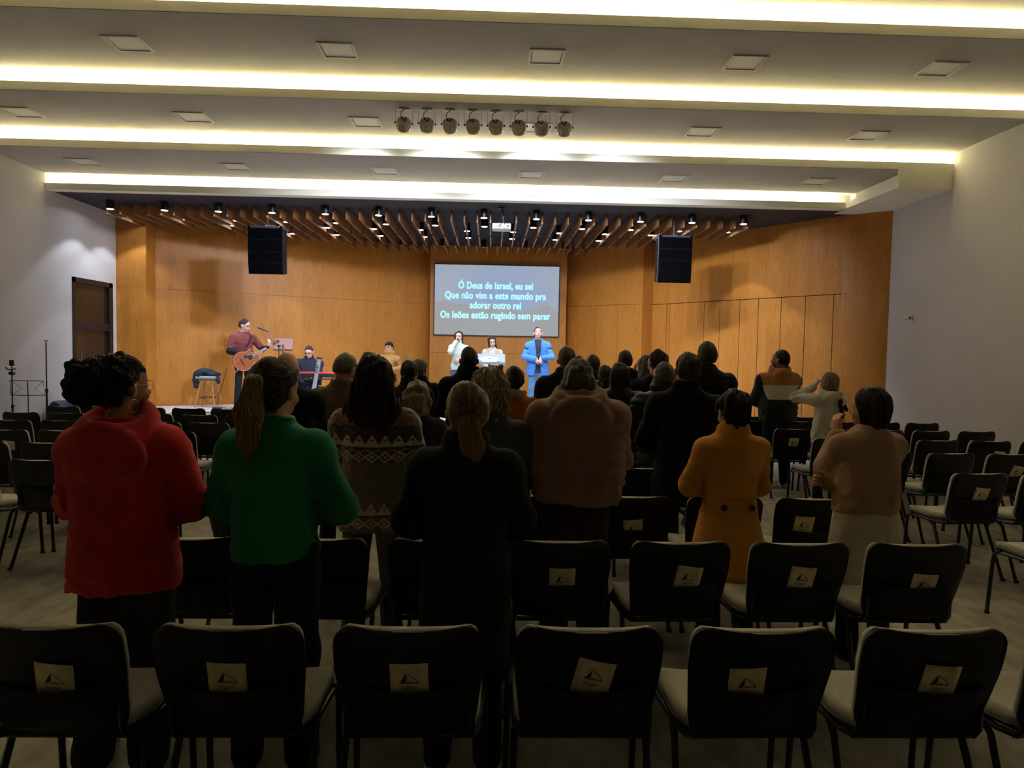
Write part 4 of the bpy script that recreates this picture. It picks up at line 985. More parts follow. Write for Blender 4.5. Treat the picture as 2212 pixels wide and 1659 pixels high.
# 2 green sweater
green = cloth('green_knit', (.018, .26, .115), .2, .5, 380, .95, .35, ns=7)
p = Person('person in a green sweater with a brown ponytail', -.84, 2.74, 1.66, .0, sex='f', skn='light', head=(-.38, .02, 0), res=.0085, sw=.158)
p.body()
p.top(green, [(.895, 0, .005, .186, .140), (.92, 0, .005, .190, .145), (1.0, 0, .008, .196, .148), (1.1, 0, .008, .198, .145), (1.2, 0, .004, .200, .138), (1.29, 0, -.006, .205, .125), (1.36, 0, -.01, .180, .100), (1.41, 0, -.012, .125, .082), (1.445, 0, -.012, .075, .066)], 'sweater', (.070, .072, .050), .95, .007, 'crew', hem=.90, fs=.8)
p.legwear(jeans, th=.102, kn=.074, an=.062, hipw=.178, shoe=darkshoe)
def tail1(F, H, HR, s):
    F.cone(H((0, -.098, .150)), H((.0, -.130, .135)), .018, .028, .008); F.cone(H((0, -.130, .135)), H((-.0, -.158, .02)), .032, .050, .02); F.cone(H((.0, -.158, .02)), H((-.0, -.158, -.09)), .050, .038, .02); F.cone(H((0, -.158, -.09)), H((-.005, -.146, -.17)), .034, .008, .02)
p.tail = None
p.hair(h_dark, 'up', .011, .0055, .0035, strands=900, sdir=to_pt((0, -.12, .150)), m2=h_blond, sr=.0011, slen=.13, line=.04)
class _T: pass
def extra_hair(p, m, fn, name='ponytail', strands=500, sdir=down, m2=None, amp=.004, fr=60, sr=.0012, slen=.16, seed=3, res=None):
    F = SDF(); fn(F, p.H, p.HR, p)

    # reuse the hair routine on a custom field
    old = SDF.mesh; F.disp(lambda P: -amp*tnoise(P, fr, seed, 7, (1.5, 1.5, .25)))
    V, Q = F.mesh(res or max(p.res*.7, .0055)); return hair_mesh(p, V, Q, m, name, strands, sdir, m2, sr, slen, seed)
def hair_mesh(p, V, Q, m, name, strands, sdir, m2, sr, slen, seed):
    rng = np.random.RandomState(seed); tri = V[Q]; nrm = np.cross(tri[:, 1]-tri[:, 0], tri[:, 3]-tri[:, 0]); nrm /= np.linalg.norm(nrm, axis=1)[:, None]+1e-9; cen = tri.mean(1)
    SV = [V]; SF = [Q]; MI = [np.zeros(len(Q), np.int32)]; base = len(V)
    for i in rng.choice(len(cen), strands):
        pp = cen[i].copy(); nn = nrm[i]; pts = []; ph = rng.rand()*6.28; L = slen*(.5+rng.rand())
        for q in range(int(L/.012)):
            j = np.argmin(((cen-pp)**2).sum(1)) if q % 2 == 0 else j
            nn = nrm[j]; pp = pp-nn*((pp-cen[j])@nn); pts.append(pp+nn*(.0006+.002*((i*7) % 10)/10)); g = sdir(p, pp, ph, q); g = g-nn*(g@nn); g /= np.linalg.norm(g)+1e-9; pp = pp+g*.012
        if len(pts) < 4: continue
        pts = np.array(pts); T = np.gradient(pts, axis=0); T /= np.linalg.norm(T, axis=1)[:, None]+1e-9; sd = np.cross(T, nrm[i]); sd /= np.linalg.norm(sd, axis=1)[:, None]+1e-9; up = np.cross(sd, T)
        rr = sr*(.6+.8*rng.rand())*np.sin(np.linspace(.35, math.pi-.15, len(pts))); a = np.stack([pts+sd*rr[:, None]*1.6, pts+up*rr[:, None], pts-sd*rr[:, None]*1.6], 1).reshape(-1, 3)
        SV.append(a); j_ = np.arange(len(pts)-1)*3+base; f = np.concatenate([np.stack([j_+x, j_+(x+1) % 3, j_+3+(x+1) % 3, j_+3+x], 1) for x in range(3)]); SF.append(f); MI.append(np.full(len(f), int(rng.rand() < .5 and m2 is not None))); base += len(a)
    return new_mesh(name, np.concatenate(SV), np.concatenate(SF), mats=[m]+([m2] if m2 else []), mi=np.concatenate(MI), parent=p.root)
extra_hair(p, h_tail, tail1, 'ponytail', 380, down, h_blond)
g = MB(); g.tube([p.H((.024*math.cos(a), -.108+.004*math.sin(a), .148+.024*math.sin(a))) for a in np.linspace(0, 6.283, 17)], .006, 6); g.obj('hair_tie', M_blackplastic, p.root, smooth=True)
F = SDF(); F.u(torus_f(p.T((0, -.008, 1.455)), .070, .064, .011, Rx(-.2)), .01); V, Q = F.mesh(.008); new_mesh('shirt_collar', V, Q, cloth('pale_collar', (.5, .46, .42)), parent=p.root)
# 3 patterned wool sweater
def fair_isle():
    m = bpy.data.materials.new('patterned_wool'); m.use_nodes = True; N = m.node_tree.nodes; L = m.node_tree.links; b = N['Principled BSDF']
    tc = N.new('ShaderNodeTexCoord'); nz = N.new('ShaderNodeTexNoise'); nz.inputs['Scale'].default_value = 90; L.new(tc.outputs['Object'], nz.inputs['Vector'])
    vm = N.new('ShaderNodeVectorMath'); vm.operation = 'MULTIPLY_ADD'; vm.inputs[1].default_value = (.008,)*3; L.new(nz.outputs['Color'], vm.inputs[0]); L.new(tc.outputs['Object'], vm.inputs[2])
    sp = N.new('ShaderNodeSeparateXYZ'); L.new(vm.outputs[0], sp.inputs[0]); X, Z = sp.outputs[0], nmathN(N, L, 'SUBTRACT', sp.outputs[2], .004)
    M_ = lambda *a: nmathN(N, L, *a)
    tri = M_('MULTIPLY', M_('ABSOLUTE', M_('SUBTRACT', M_('FRACT', M_('ADD', M_('DIVIDE', X, .070), 20.3)), .5)), 2.0)
    def band(zc, w): return M_('LESS_THAN', M_('ABSOLUTE', M_('SUBTRACT', Z, zc)), w)
    def zig(zc, a, w): return M_('LESS_THAN', M_('ABSOLUTE', M_('SUBTRACT', Z, M_('ADD', M_('MULTIPLY', M_('SUBTRACT', tri, .5), a), zc))), w)
    def below(zc, a): return M_('LESS_THAN', Z, M_('ADD', M_('MULTIPLY', M_('SUBTRACT', .5, tri), a), zc))
    def ring(zc, h, w):
        d = M_('ADD', M_('DIVIDE', M_('ABSOLUTE', M_('SUBTRACT', Z, zc)), h), tri); return M_('LESS_THAN', M_('ABSOLUTE', M_('SUBTRACT', d, 1.0)), w), M_('LESS_THAN', d, .38)
    light = None
    def OR(a, c): return a if c is None else (c if a is None else M_('MAXIMUM', a, c))
    for z in (1.255, .885):
        fill = M_('MULTIPLY', below(z, .055), M_('GREATER_THAN', Z, z-.040)); hole, dot = ring(z-.005, .016, .0)[1], None
        light = OR(light, M_('SUBTRACT', fill, M_('MULTIPLY', fill, hole)))
    for z in (1.16, .80):
        a, c = ring(z, .026, .22); light = OR(light, M_('MULTIPLY', OR(a, c), band(z, .034)))
    light = OR(light, M_('MULTIPLY', zig(1.335, -.035, .0022), .55)); light = OR(light, M_('MULTIPLY', zig(1.305, -.030, .0018), .4)); light = OR(light, M_('MULTIPLY', zig(1.195, .014, .003), .55))
    dark = OR(OR(band(1.207, .012), band(.845, .010)), M_('MULTIPLY', M_('GREATER_THAN', Z, 1.225), M_('LESS_THAN', Z, 1.33))); dark = OR(dark, M_('MULTIPLY', band(1.16, .030), .8))
    up = M_('GREATER_THAN', Z, 1.30)
    def mix(f, a, b_):
        n = N.new('ShaderNodeMix'); n.data_type = 'RGBA'
        if isinstance(f, float): n.inputs[0].default_value = f
        else: L.new(f, n.inputs[0])
        for i, v in ((6, a), (7, b_)):
            if isinstance(v, tuple): n.inputs[i].default_value = (*v, 1)
            else: L.new(v, n.inputs[i])
        return n.outputs[2]
    c = mix(up, (.125, .095, .072), (.20, .115, .058)); c = mix(dark, c, (.045, .030, .022)); c = mix(light, c, (.40, .32, .25))
    n2 = N.new('ShaderNodeTexNoise'); n2.inputs['Scale'].default_value = 160; L.new(tc.outputs['Object'], n2.inputs['Vector']); hs = N.new('ShaderNodeHueSaturation'); L.new(c, hs.inputs['Color']); L.new(M_('ADD', M_('MULTIPLY', n2.outputs['Fac'], 1.1), .45), hs.inputs['Value'])
    L.new(hs.outputs[0], b.inputs['Base Color']); b.inputs['Roughness'].default_value = 1; b.inputs['Sheen Weight'].default_value = .6
    bp = N.new('ShaderNodeBump'); bp.inputs['Strength'].default_value = .9; L.new(n2.outputs['Fac'], bp.inputs['Height']); L.new(bp.outputs[0], b.inputs['Normal']); return m
def nmathN(N, L, op, *a):
    n = N.new('ShaderNodeMath'); n.operation = op
    for i, v in enumerate(a):
        if isinstance(v, (int, float)): n.inputs[i].default_value = v
        else: L.new(v, n.inputs[i])
    return n.outputs[0]
p = Person('person in a brown patterned wool sweater with long wavy dark hair', -.62, 3.74, 1.655, .0, sex='f', skn='light', head=(-.05, .05, 0), res=.0095, sw=.170)
p.body(); p.top(fair_isle(), [(.75, 0, .0, .195, .145), (.79, 0, .0, .205, .152), (.95, 0, .005, .212, .150), (1.1, 0, .005, .208, .148), (1.22, 0, .0, .210, .142), (1.30, 0, -.008, .205, .128), (1.37, 0, -.012, .180, .104), (1.42, 0, -.012, .120, .085), (1.455, 0, -.01, .075, .068)], 'wool_sweater', (.085, .082, .056), .93, .006, 'crew', hem=.76, fs=.8, dispx=lambda P: .0035*tnoise(P, 260, 5, 6))
p.legwear(cloth('grey_trousers', (.10, .095, .09)), shoe=sneaker, th=.10)
p.hair(h_red, 'long', .022, .0075, .008, strands=900, sdir=wavy, m2=h_dark, fr=75, sr=.0015, slen=.16)
# 4 dark coat, low ponytail
p = Person('person in a long dark coat with dark blond low ponytail', -.09, 2.735, 1.575, .0, sex='f', skn='light', head=(.04, -.05, .0), res=.0085, sw=.166)
p.body(); coatm = cloth('charcoal_coat', (.010, .0105, .012), .15, .35, 420, .95, .3)
p.top(coatm, [(.42, 0, .0, .205, .16), (.6, 0, .0, .205, .16), (.8, 0, .0, .205, .16), (.95, 0, .005, .205, .152), (1.1, 0, .005, .208, .146), (1.22, 0, .0, .218, .14), (1.30, 0, -.008, .218, .130), (1.37, 0, -.012, .190, .106), (1.42, 0, -.012, .125, .088), (1.455, 0, -.01, .080, .070)], 'coat', (.084, .082, .058), .95, .005, 'coat', hem=.42, fs=.7)
p.legwear(blackpants, shoe=sneaker)
def tail2(F, H, HR, s):
    F.ell(H((.01, -.105, .055)), (.038, .034, .032), .02); F.cone(H((.012, -.118, .045)), H((.03, -.118, -.04)), .042, .036, .02); F.cone(H((.03, -.118, -.04)), H((.042, -.108, -.085)), .032, .015, .02); F.cone(H((.0, -.115, .03)), H((-.004, -.112, -.06)), .028, .012, .02)
hb2 = hair_mat('hair_copper_blond', (.26, .135, .055), (.46, .27, .12))
p.hair(hb2, 'up', .014, .0055, .0035, strands=1000, sdir=to_pt((.01, -.13, .055)), m2=h_blond, sr=.0011, slen=.14, line=.05)
extra_hair(p, hb2, tail2, 'ponytail', 420, wavy, h_tail, slen=.09, amp=.006)
# 5 grey coat with curls
p = Person('person in a grey wool coat with short ash blond curls', .0, 3.72, 1.60, -.10, sex='f', skn='light', head=(.0, .0, 0), res=.0095, sw=.164)
p.body(); gcoat = cloth('grey_coat', (.085, .087, .087), .2, .4, 300, .95, .3)
p.top(gcoat, [(.5, 0, .0, .21, .16), (.8, 0, .0, .205, .155), (1.1, 0, .0, .205, .145), (1.22, 0, .0, .212, .14), (1.30, 0, -.008, .212, .130), (1.37, 0, -.012, .185, .106), (1.42, 0, -.012, .125, .088), (1.455, 0, -.01, .080, .070)], 'coat', (.080, .078, .056), .95, .006, 'coat', hem=.5)
p.legwear(blackpants, shoe=darkshoe, shoes=True)
p.hair(h_curl, 'curly', .024, .006, .010, strands=900, sdir=wavy, m2=h_light, fr=95, sr=.0019, slen=.09)
# 6 brown hoodie
brown = cloth('brown_fleece', (.30, .175, .13), .18, .3, 380, .95, .4, ns=5)
p = Person('person in a brown hooded sweatshirt with short greying hair', .475, 3.73, 1.74, -.03, skn='tan', head=(-.08, -.72, .0), res=.0095, sw=.202, headz=-.055)
p.body(); p.top(brown, [(.865, 0, .0, .212, .155), (.90, 0, .0, .224, .165), (1.0, 0, .005, .232, .165), (1.1, 0, .005, .230, .160), (1.2, 0, .0, .226, .150), (1.30, 0, -.012, .218, .134), (1.37, 0, -.02, .192, .112), (1.42, 0, -.02, .13, .09), (1.455, 0, -.015, .09, .075)], 'hooded_sweatshirt', (.072, .066, .050), .97, .006, 'hoodup', hem=.865, fs=.8, tight=.05)
p.legwear(cloth('brown_trousers', (.050, .026, .018)), th=.105, kn=.085, an=.075, hipw=.188, shoe=darkshoe)
p.hair(hair_mat('hair_salt', (.07, .055, .04), (.20, .17, .13), (60, 60, 20)), 'short', .024, .006, .008, strands=700, low=.03, sdir=wavy, m2=h_grey, fr=95, sr=.0014, slen=.04)
# 7 black zip jacket, young man
p = Person('person in a black jacket with short cropped dark hair and prominent ears', 1.35, 4.74, 1.72, -.05, skn='light', head=(.05, .0, 0), res=.0095, sw=.190)
p.body(); p.top(cloth('black_fleece', (.008, .008, .009), .2, .3, 300, .95, .2), [(.66, 0, .0, .195, .145), (.8, 0, .0, .205, .152), (1.0, 0, .0, .205, .150), (1.15, 0, .0, .212, .146), (1.24, 0, .0, .214, .142), (1.30, 0, -.008, .212, .13), (1.37, 0, -.012, .185, .106), (1.42, 0, -.012, .12, .086), (1.46, 0, -.01, .078, .070)], 'jacket', (.078, .072, .052), .95, .007, 'collar', hem=.66)
p.legwear(blackpants, shoe=darkshoe); p.hair(h_dark, 'short', .011, .006, .004, strands=500, sdir=down, m2=h_black, fr=70, slen=.04)
# 8 puffer jacket
p = Person('person in a shiny black quilted jacket with grey hair and glasses', 1.44, 5.76, 1.64, .0, skn='light', head=(.30, .0, 0), res=.011, sw=.19)
p.body(); p.top(nylon, [(.80, 0, .0, .205, .15), (1.0, 0, .0, .21, .158), (1.15, 0, .0, .216, .15), (1.24, 0, .0, .216, .146), (1.30, 0, -.008, .212, .134), (1.37, 0, -.012, .185, .11), (1.42, 0, -.012, .12, .09), (1.46, 0, -.01, .085, .075)], 'quilted_jacket', (.085, .078, .055), .95, .002, 'puffer', hem=.8, dispx=lambda P: -.011*np.abs(np.sin(P[..., 2]*46+P[..., 0]*3))+.004)
p.legwear(jeansblue, shoe=darkshoe); p.hair(h_grey, 'short', .009, .007, .003); p.glasses(M_chrome, .024, .0016)
# 9 mustard coat
must = cloth('mustard_wool', (.72, .31, .035), .18, .35, 400, .95, .4, ns=5)
p = Person('person in a mustard yellow coat with back belt and short dark hair', 1.345, 3.80, 1.50, .0, sex='f', skn='tan', head=(.25, -.12, 0), res=.0090, sw=.172)
p.body(); p.top(must, [(.42, 0, .0, .300, .21), (.6, 0, .0, .262, .19), (.8, 0, .0, .212, .165), (.95, 0, .005, .182, .145), (1.06, 0, .005, .180, .140), (1.2, 0, .0, .212, .142), (1.30, 0, -.008, .220, .132), (1.37, 0, -.012, .205, .108), (1.41, 0, -.012, .140, .090), (1.455, 0, -.01, .085, .072)], 'coat', (.068, .066, .050), .95, .006, 'coat', hem=.42, fs=.8, shoulder=.012)
F = SDF(); F.u(loft_f([(.945, 0, .0, .150, .162), (.96, 0, .0, .152, .163), (1.02, 0, .0, .148, .158), (1.03, 0, 0, .146, .155)], 2.3)); F.plane((0, -.10, 0), (0, 1, 0)); V, Q = F.mesh(.009); new_mesh('coat_belt', V, Q, must, parent=p.root)
b_ = MB()
for sx in (-1, 1): b_.lathe([(.001, 0), (.016, 0), (.019, .003), (.019, .007), (.014, .005), (.001, .005)], 18, 0, Rx(math.pi/2), (sx*.088, -.150, .985))
b_.obj('coat_button', mat('button_brown', (.05, .025, .012), .4), p.root, smooth=True)
p.legwear(blackpants, shoe=[mat('tan_shoe', (.35, .22, .09), .6), sneaker[1]], hipw=.16)
def shag(F, H, HR, s): F.ell(H((0, -.03, .13)), (.098, .105, .10), .02, HR); F.ell(H((0, -.07, .06)), (.085, .06, .07), .02, HR)
p.hair(h_black, 'short', .020, .006, .008, extra=shag, strands=900, sdir=lambda s, q, ph, n: v3(.5*math.sin(ph), -.3, -.7+.2*math.cos(ph)), m2=h_dark, fr=70, sr=.0015, slen=.08, low=.0)
# 10 beige cardigan
beige = cloth('camel_knit', (.46, .28, .16), .15, .4, 380, .95, .4, ns=5); cream = cloth('cream_knit', (.62, .55, .42), .15, .35, 300, .95, .3)
p = Person('person in a camel knit over a cream tunic, dark bob and pink glasses', 2.11, 3.79, 1.535, .12, sex='f', skn='light', head=(.55, -.02, 0), res=.0090, sw=.172, hl=(-.115, .135, 1.395), hr=(-.20, .13, 1.085), paint=False, hint=((-.28, -.3, -1.0), (1, -.45, -.6)), hd=[((.0, .25, 1), (1, .2, 0), 1), ((-1, -.25, .15), (-.1, -1, 0), 1)], curl=.9)
p.body(); p.skirt(cream, [(.36, 0, .0, .225, .175), (.6, 0, .0, .222, .175), (.9, 0, .0, .196, .138), (1.04, 0, .0, .180, .130)], 'tunic', .005, 2.4, 11)
p.top(beige, [(.93, 0, .0, .205, .158), (.96, 0, .0, .210, .160), (1.1, 0, .0, .222, .158), (1.22, 0, .0, .222, .150), (1.30, 0, -.008, .212, .134), (1.37, 0, -.012, .182, .108), (1.42, 0, -.012, .125, .088), (1.455, 0, -.01, .080, .070)], 'cardigan', (.080, .078, .052), .92, .007, 'crew', hem=.93)
p.legwear(blackpants, shoe=darkshoe, hipw=.15); p.glasses(mat('pink_frame', (.45, .08, .07), .3), .027, .0022)
p.hair(hair_mat('hair_bob_brown', (.028, .011, .007), (.06, .026, .015)), 'bob', .020, .006, .004, strands=700, sdir=down, m2=h_chest, fr=60, sr=.0012, slen=.12)
# 11 colour block hoodie
def blocks():
    m = mat('colour_block_fleece', (.42, .17, .035), .95, noise=.01, nscale=5, sheen=.3); N = m.node_tree.nodes; L = m.node_tree.links; b = N['Principled BSDF']
    tc = N.new('ShaderNodeTexCoord'); sp = N.new('ShaderNodeSeparateXYZ'); L.new(tc.outputs['Object'], sp.inputs[0]); M_ = lambda *a: nmathN(N, L, *a)
    ax = M_('ABSOLUTE', sp.outputs[0]); z = sp.outputs[2]
    def mix(f, a, b_):
        n = N.new('ShaderNodeMix'); n.data_type = 'RGBA'; L.new(f, n.inputs[0])
        for i, v in ((6, a), (7, b_)):
            if isinstance(v, tuple): n.inputs[i].default_value = (*v, 1)
            else: L.new(v, n.inputs[i])
        return n.outputs[2]
    c = mix(M_('LESS_THAN', z, 1.265), (.40, .165, .035), (.62, .56, .45)); c = mix(M_('LESS_THAN', z, 1.09), c, (.010, .010, .011))
    arm = M_('GREATER_THAN', M_('ADD', ax, M_('MULTIPLY', M_('SUBTRACT', z, 1.2), -.28)), .205); c = mix(arm, c, (.010, .010, .011)); L.new(c, b.inputs['Base Color']); return m
p = Person('person in a mustard, white and black colour-block hoodie', 3.67, 8.73, 1.79, .0, skn='tan', head=(.75, .10, 0), res=.012, sw=.20)
p.body(); p.top(blocks(), [(.84, 0, .0, .205, .15), (1.0, 0, .0, .215, .156), (1.15, 0, .0, .218, .15), (1.24, 0, .0, .218, .146), (1.30, 0, -.008, .214, .134), (1.37, 0, -.012, .188, .11), (1.42, 0, -.012, .125, .09), (1.46, 0, -.01, .085, .075)], 'hooded_sweatshirt', (.080, .074, .052), .95, .006, 'hood', hem=.84)
p.legwear(jeans, shoe=sneaker, th=.105, kn=.075); p.hair(h_black, 'short', .009, .008, .002)
F = SDF(); F.ell(p.H((0, .055, .012)), (.052, .052, .035), .02, p.HR); F.plane(p.H((0, 0, .038)), p.HR@v3(0, -.3, 1), .01); V, Q = F.mesh(.008); new_mesh('beard', V, Q, h_black, parent=p.root)
# 12 white sweater with scarf
p = Person('person in a white sweater with dark fringed scarf and streaked blond hair', 3.84, 7.77, 1.53, .1, sex='f', skn='light', head=(.35, .05, 0), res=.011, sw=.165, hl=(-.14, .10, 1.50), hr=(.02, .20, 1.30), paint=False, hint=((-.8, .05, -1.6), (1, -.2, -1)), hd=[((.5, -.1, .8), (1, 0, -.3), 1), ((-.8, .3, .6), (0, -1, 0), 1)], curl=.7)
p.body(); p.top(cloth('white_fleece', (.60, .55, .45), .1, .3, 300), [(.79, 0, .0, .19, .145), (.95, 0, .0, .192, .145), (1.1, 0, .0, .19, .14), (1.22, 0, .0, .192, .135), (1.30, 0, -.008, .188, .124), (1.37, 0, -.012, .165, .102), (1.42, 0, -.012, .12, .088), (1.455, 0, -.01, .085, .075)], 'sweater', (.072, .072, .052), .95, .008, 'hood', hem=.79)
p.legwear(blackpants, shoe=sneaker); p.hair(hair_mat('hair_streaks', (.36, .27, .15), (.035, .024, .016), (75, 75, 2)), 'bob', .012, .008, .003)
F = SDF(); F.u(torus_f(p.T((0, -.01, 1.455)), .100, .09, .020, Rx(.25)), .02); F.cone((.06, -.09, 1.43), (.075, -.150, 1.33), .022, .026, .02); F.cone((.075, -.150, 1.33), (.105, -.160, 1.14), .026, .026, .02); F.cone((.15, -.02, 1.42), (.215, -.055, 1.22), .022, .025, .02)
F.disp(lambda P: -.004*tnoise(P, 60, 4, 5)); V, Q = F.mesh(.009); f_ = MB()
for k in range(7): f_.tube([(.085+.007*k, -.160, 1.125), (.083+.0085*k, -.165, 1.06)], .0022, 4)
o = new_mesh('scarf', V, Q, cloth('maroon_scarf', (.045, .016, .013)), parent=p.root); f_.obj('scarf_fringe', cloth('maroon_scarf', (0, 0, 0)), o)
# 13 tall man
def plain(label, x, y, h, m, hm, style='short', sex='m', skn='light', head=(0, 0, 0), yaw=0, hem=.8, neck='collar', t=.012, sw=None, legs=None, res=.012, bulk=1.0, name='jacket', glasses=None, amp=.004, extra=None, dispx=None, fold=.006, **k):
    p = Person(label, x, y, h, yaw, sex=sex, skn=skn, head=head, res=res, sw=sw, **k); p.body(); B = bulk
    w = 1.0 if sex == 'm' else .93
    p.top(m, [(hem, 0, .0, .195*B*w, .148*B), (1.0, 0, .0, .198*B*w, .148*B), (1.15, 0, .0, .206*B*w, .145*B), (1.24, 0, .0, .208*B*w, .140*B), (1.30, 0, -.008, .204*B*w, .128), (1.37, 0, -.012, .18*w, .105), (1.42, 0, -.012, .12, .088), (1.46, 0, -.01, .080, .072)], name, (.076*B, .070*B, .052), .95, fold, neck, hem=hem, dispx=dispx)
    p.legwear(legs or blackpants, shoe=darkshoe); 
    if hm: p.hair(hm, style, t, max(res*.7, .0065), amp, extra=extra)
    if glasses: p.glasses(glasses, .025, .002)
    return p
plain('tall person in a black padded jacket with brown hair, highest head in the crowd', 2.07, 6.62, 1.83, cloth('black_padded', (.008, .008, .010), .1, .2, 90, .6), hair_mat('hair_mid_brown', (.05, .034, .022), (.02, .014, .01)), sw=.21, bulk=1.05, neck='collar', dispx=lambda P: -.006*np.abs(np.sin(P[..., 2]*30))+.002, t=.016, skn='tan')
plain('person in a navy sweater with thick curly black hair and glasses', 1.70, 7.08, 1.735, cloth('navy_knit', (.016, .016, .026), .3, .4, 200), h_black, 'short', t=.024, amp=.010, head=(.35, 0, 0), glasses=M_chrome, neck='crew')
plain('person in a dark jacket with a smooth black bob', 1.19, 6.36, 1.615, cloth('dark_leather', (.016, .016, .015), .2, .25, 60, .5), h_black, 'bob', 'f', head=(-.1, 0, 0), sw=.185, t=.008, bulk=1.05, neck='collar', fold=.008)
def lowbun(F, H, HR, s): F.ell(H((0, -.11, .03)), (.045, .035, .045), .015, HR)
q = plain('person with a low dark bun and a tan fur-trimmed hood', 1.24, 7.50, 1.57, cloth('olive_parka', (.05, .045, .03)), h_dark, 'up', 'f', skn='tan', extra=lowbun, neck=None, sw=.18)
F = SDF(); F.u(torus_f(q.T((0, -.05, 1.43)), .13, .12, .042, Rx(.45)), .02); F.disp(lambda P: .010*tnoise(P, 120, 8, 7)); V, Q = F.mesh(.010); new_mesh('fur_trim', V, Q, cloth('tan_fur', (.40, .28, .13), .4, .8, 90, 1, .5), parent=q.root)
def pony(F, H, HR, s): F.cone(H((0, -.105, .12)), H((0, -.125, -.02)), .026, .016, .02)
plain('person in a black hooded jacket with a thin dark ponytail', 1.32, 8.95, 1.68, blk, h_dark, 'up', 'f', extra=pony, neck='hood', sw=.17)
plain('person in navy with black hair cut flat on top', 1.61, 8.32, 1.74, cloth('navy_knit', (0, 0, 0)), h_black, 'short', t=.016, head=(.15, 0, 0), amp=.002)
plain('person with wavy grey blond hair holding a hand up to the face', 1.74, 7.78, 1.68, cloth('dark_lace', (.02, .02, .035), .6, .5, 60, ns=40), h_grey, 'long', 'f', head=(.5, 0, 0), hl=(-.10, .14, 1.50), hr=(.05, .24, 1.0), paint=False, hint=((-.5, -.1, -1), (1, -.5, -.5)), hd=[((.2, -.1, 1), (1, 0, 0), 1), None], curl=.8, t=.010, res=.010)
plain('person in a dark suit jacket with brown hair standing below the blue blazer', .73, 6.70, 1.76, cloth('midnight_suit', (.010, .012, .022), .1, .15, 300), h_chest, 'short', skn='tan', sw=.205, bulk=1.04, t=.014, head=(.1, 0, 0))
def topknot(F, H, HR, s): F.ell(H((0, -.085, .175)), (.050, .045, .06), .02, HR)
q = plain('person in a rust corduroy jacket with hair clipped up', .20, 5.82, 1.58, cloth('rust_corduroy', (.36, .095, .018), .2, .5, 120), h_dark, 'up', 'f', skn='tan', extra=topknot, neck=None, sw=.17)
F = SDF(); F.u(torus_f(q.T((0, -.02, 1.44)), .095, .085, .020, Rx(-.15), .6), .02); F.disp(lambda P: .004*tnoise(P, 140, 2, 5)); V, Q = F.mesh(.010); new_mesh('fleece_collar', V, Q, cloth('tan_fleece', (.40, .27, .15)), parent=q.root)
plain('person in a black overcoat with short black hair before the lectern', -.21, 6.72, 1.74, blk, h_black, 'short', skn='tan', sw=.205, neck='coat', hem=.5, t=.012, bulk=1.02)
plain('person in black with pinned silver hair', -.78, 7.72, 1.60, blk2, h_light, 'up', 'f', head=(-.5, 0, 0), extra=lowbun, sw=.165)
plain('person in a speckled brown coat with a dark ponytail', -.78, 6.72, 1.60, cloth('speckled_wool', (.060, .042, .026), .8, .5, 90, ns=70), h_black, 'up', 'f', head=(-.3, 0, 0), extra=lowbun, sw=.172, hem=.7)
plain('short person in a purple knit with curled blond hair', -.50, 4.76, 1.47, cloth('purple_knit', (.042, .020, .050), .3, .4, 200), h_light, 'curly', 'f', head=(-.3, -.1, 0), t=.012, amp=.012, sw=.17, bulk=1.02, neck='crew')
olive = cloth('olive_jacket', (.17, .125, .075), .12, .2, 120); 
plain('person in an olive windbreaker with cropped grey hair and glasses, head bowed', -1.12, 5.28, 1.675, olive, hair_mat('hair_salt', (0, 0, 0), (0, 0, 0)), 'short', skn='light', head=(-.45, -.38, 0), sw=.20, t=.007, amp=.003, glasses=M_blackmetal, neck='collar', hem=.85, res=.010, yaw=-.12)
plain('bald person in a black jacket standing behind the green sweater', -1.40, 4.77, 1.68, blk, None, skn='light', head=(-.1, -.40, 0), sw=.215, bulk=1.08, res=.011, neck='collar')
q = plain('person in a pale pink fluffy coat with chestnut hair and a small white clip', -1.20, 6.95, 1.67, cloth('pink_fluff', (.50, .30, .24), .3, .8, 90, 1, .5), h_chest, 'bob', 'f', head=(-.2, 0, 0), t=.008, sw=.17, dispx=lambda P: .004*tnoise(P, 200, 5, 6))
MB().rbox((-.014, -.006, -.018), (.014, .006, .018), .005).obj('hair_clip', mat('clip_white', (.8, .75, .68), .3), q.root, smooth=True).location = tuple(q.H((.01, -.112, .155)))
# ------------------------------------------------------------ the band and singers on the stage
def W_(p, v):                     # local person point -> world
    return (Matrix.Translation(p.root.location) @ Matrix.Rotation(p.root.rotation_euler.z, 4, 'Z') @ Vector(tuple(float(q)*p.k for q in v)))
def mic(name, label, a, b, group='vocal microphones'):
    """hand microphone: head at a, tail at b"""
    a = np.array(a, float); b = np.array(b, float); d = (b-a)/np.linalg.norm(b-a); t = thing(name, label, 'microphone', tuple(a), 0, group)
    z = np.zeros(3)
    g = MB(); g.tube([z-d*.022, z-d*.014, z, d*.018, d*.030], [.008, .019, .0245, .021, .015], 14); g.obj('grille', mat('mic_grille', (.08, .08, .08), .35, metal=.7), t, smooth=True)
    h = MB(); h.tube([d*.028, d*.045, d*.10, d*.17, d*.20], [.018, .0165, .0135, .012, .011], 12); h.obj('handle', M_blackplastic, t, smooth=True); return t
maroon = cloth('maroon_jersey', (.20, .052, .050), .12, .2, 300); blacksleeve = cloth('black_sleeve', (.016, .018, .022))
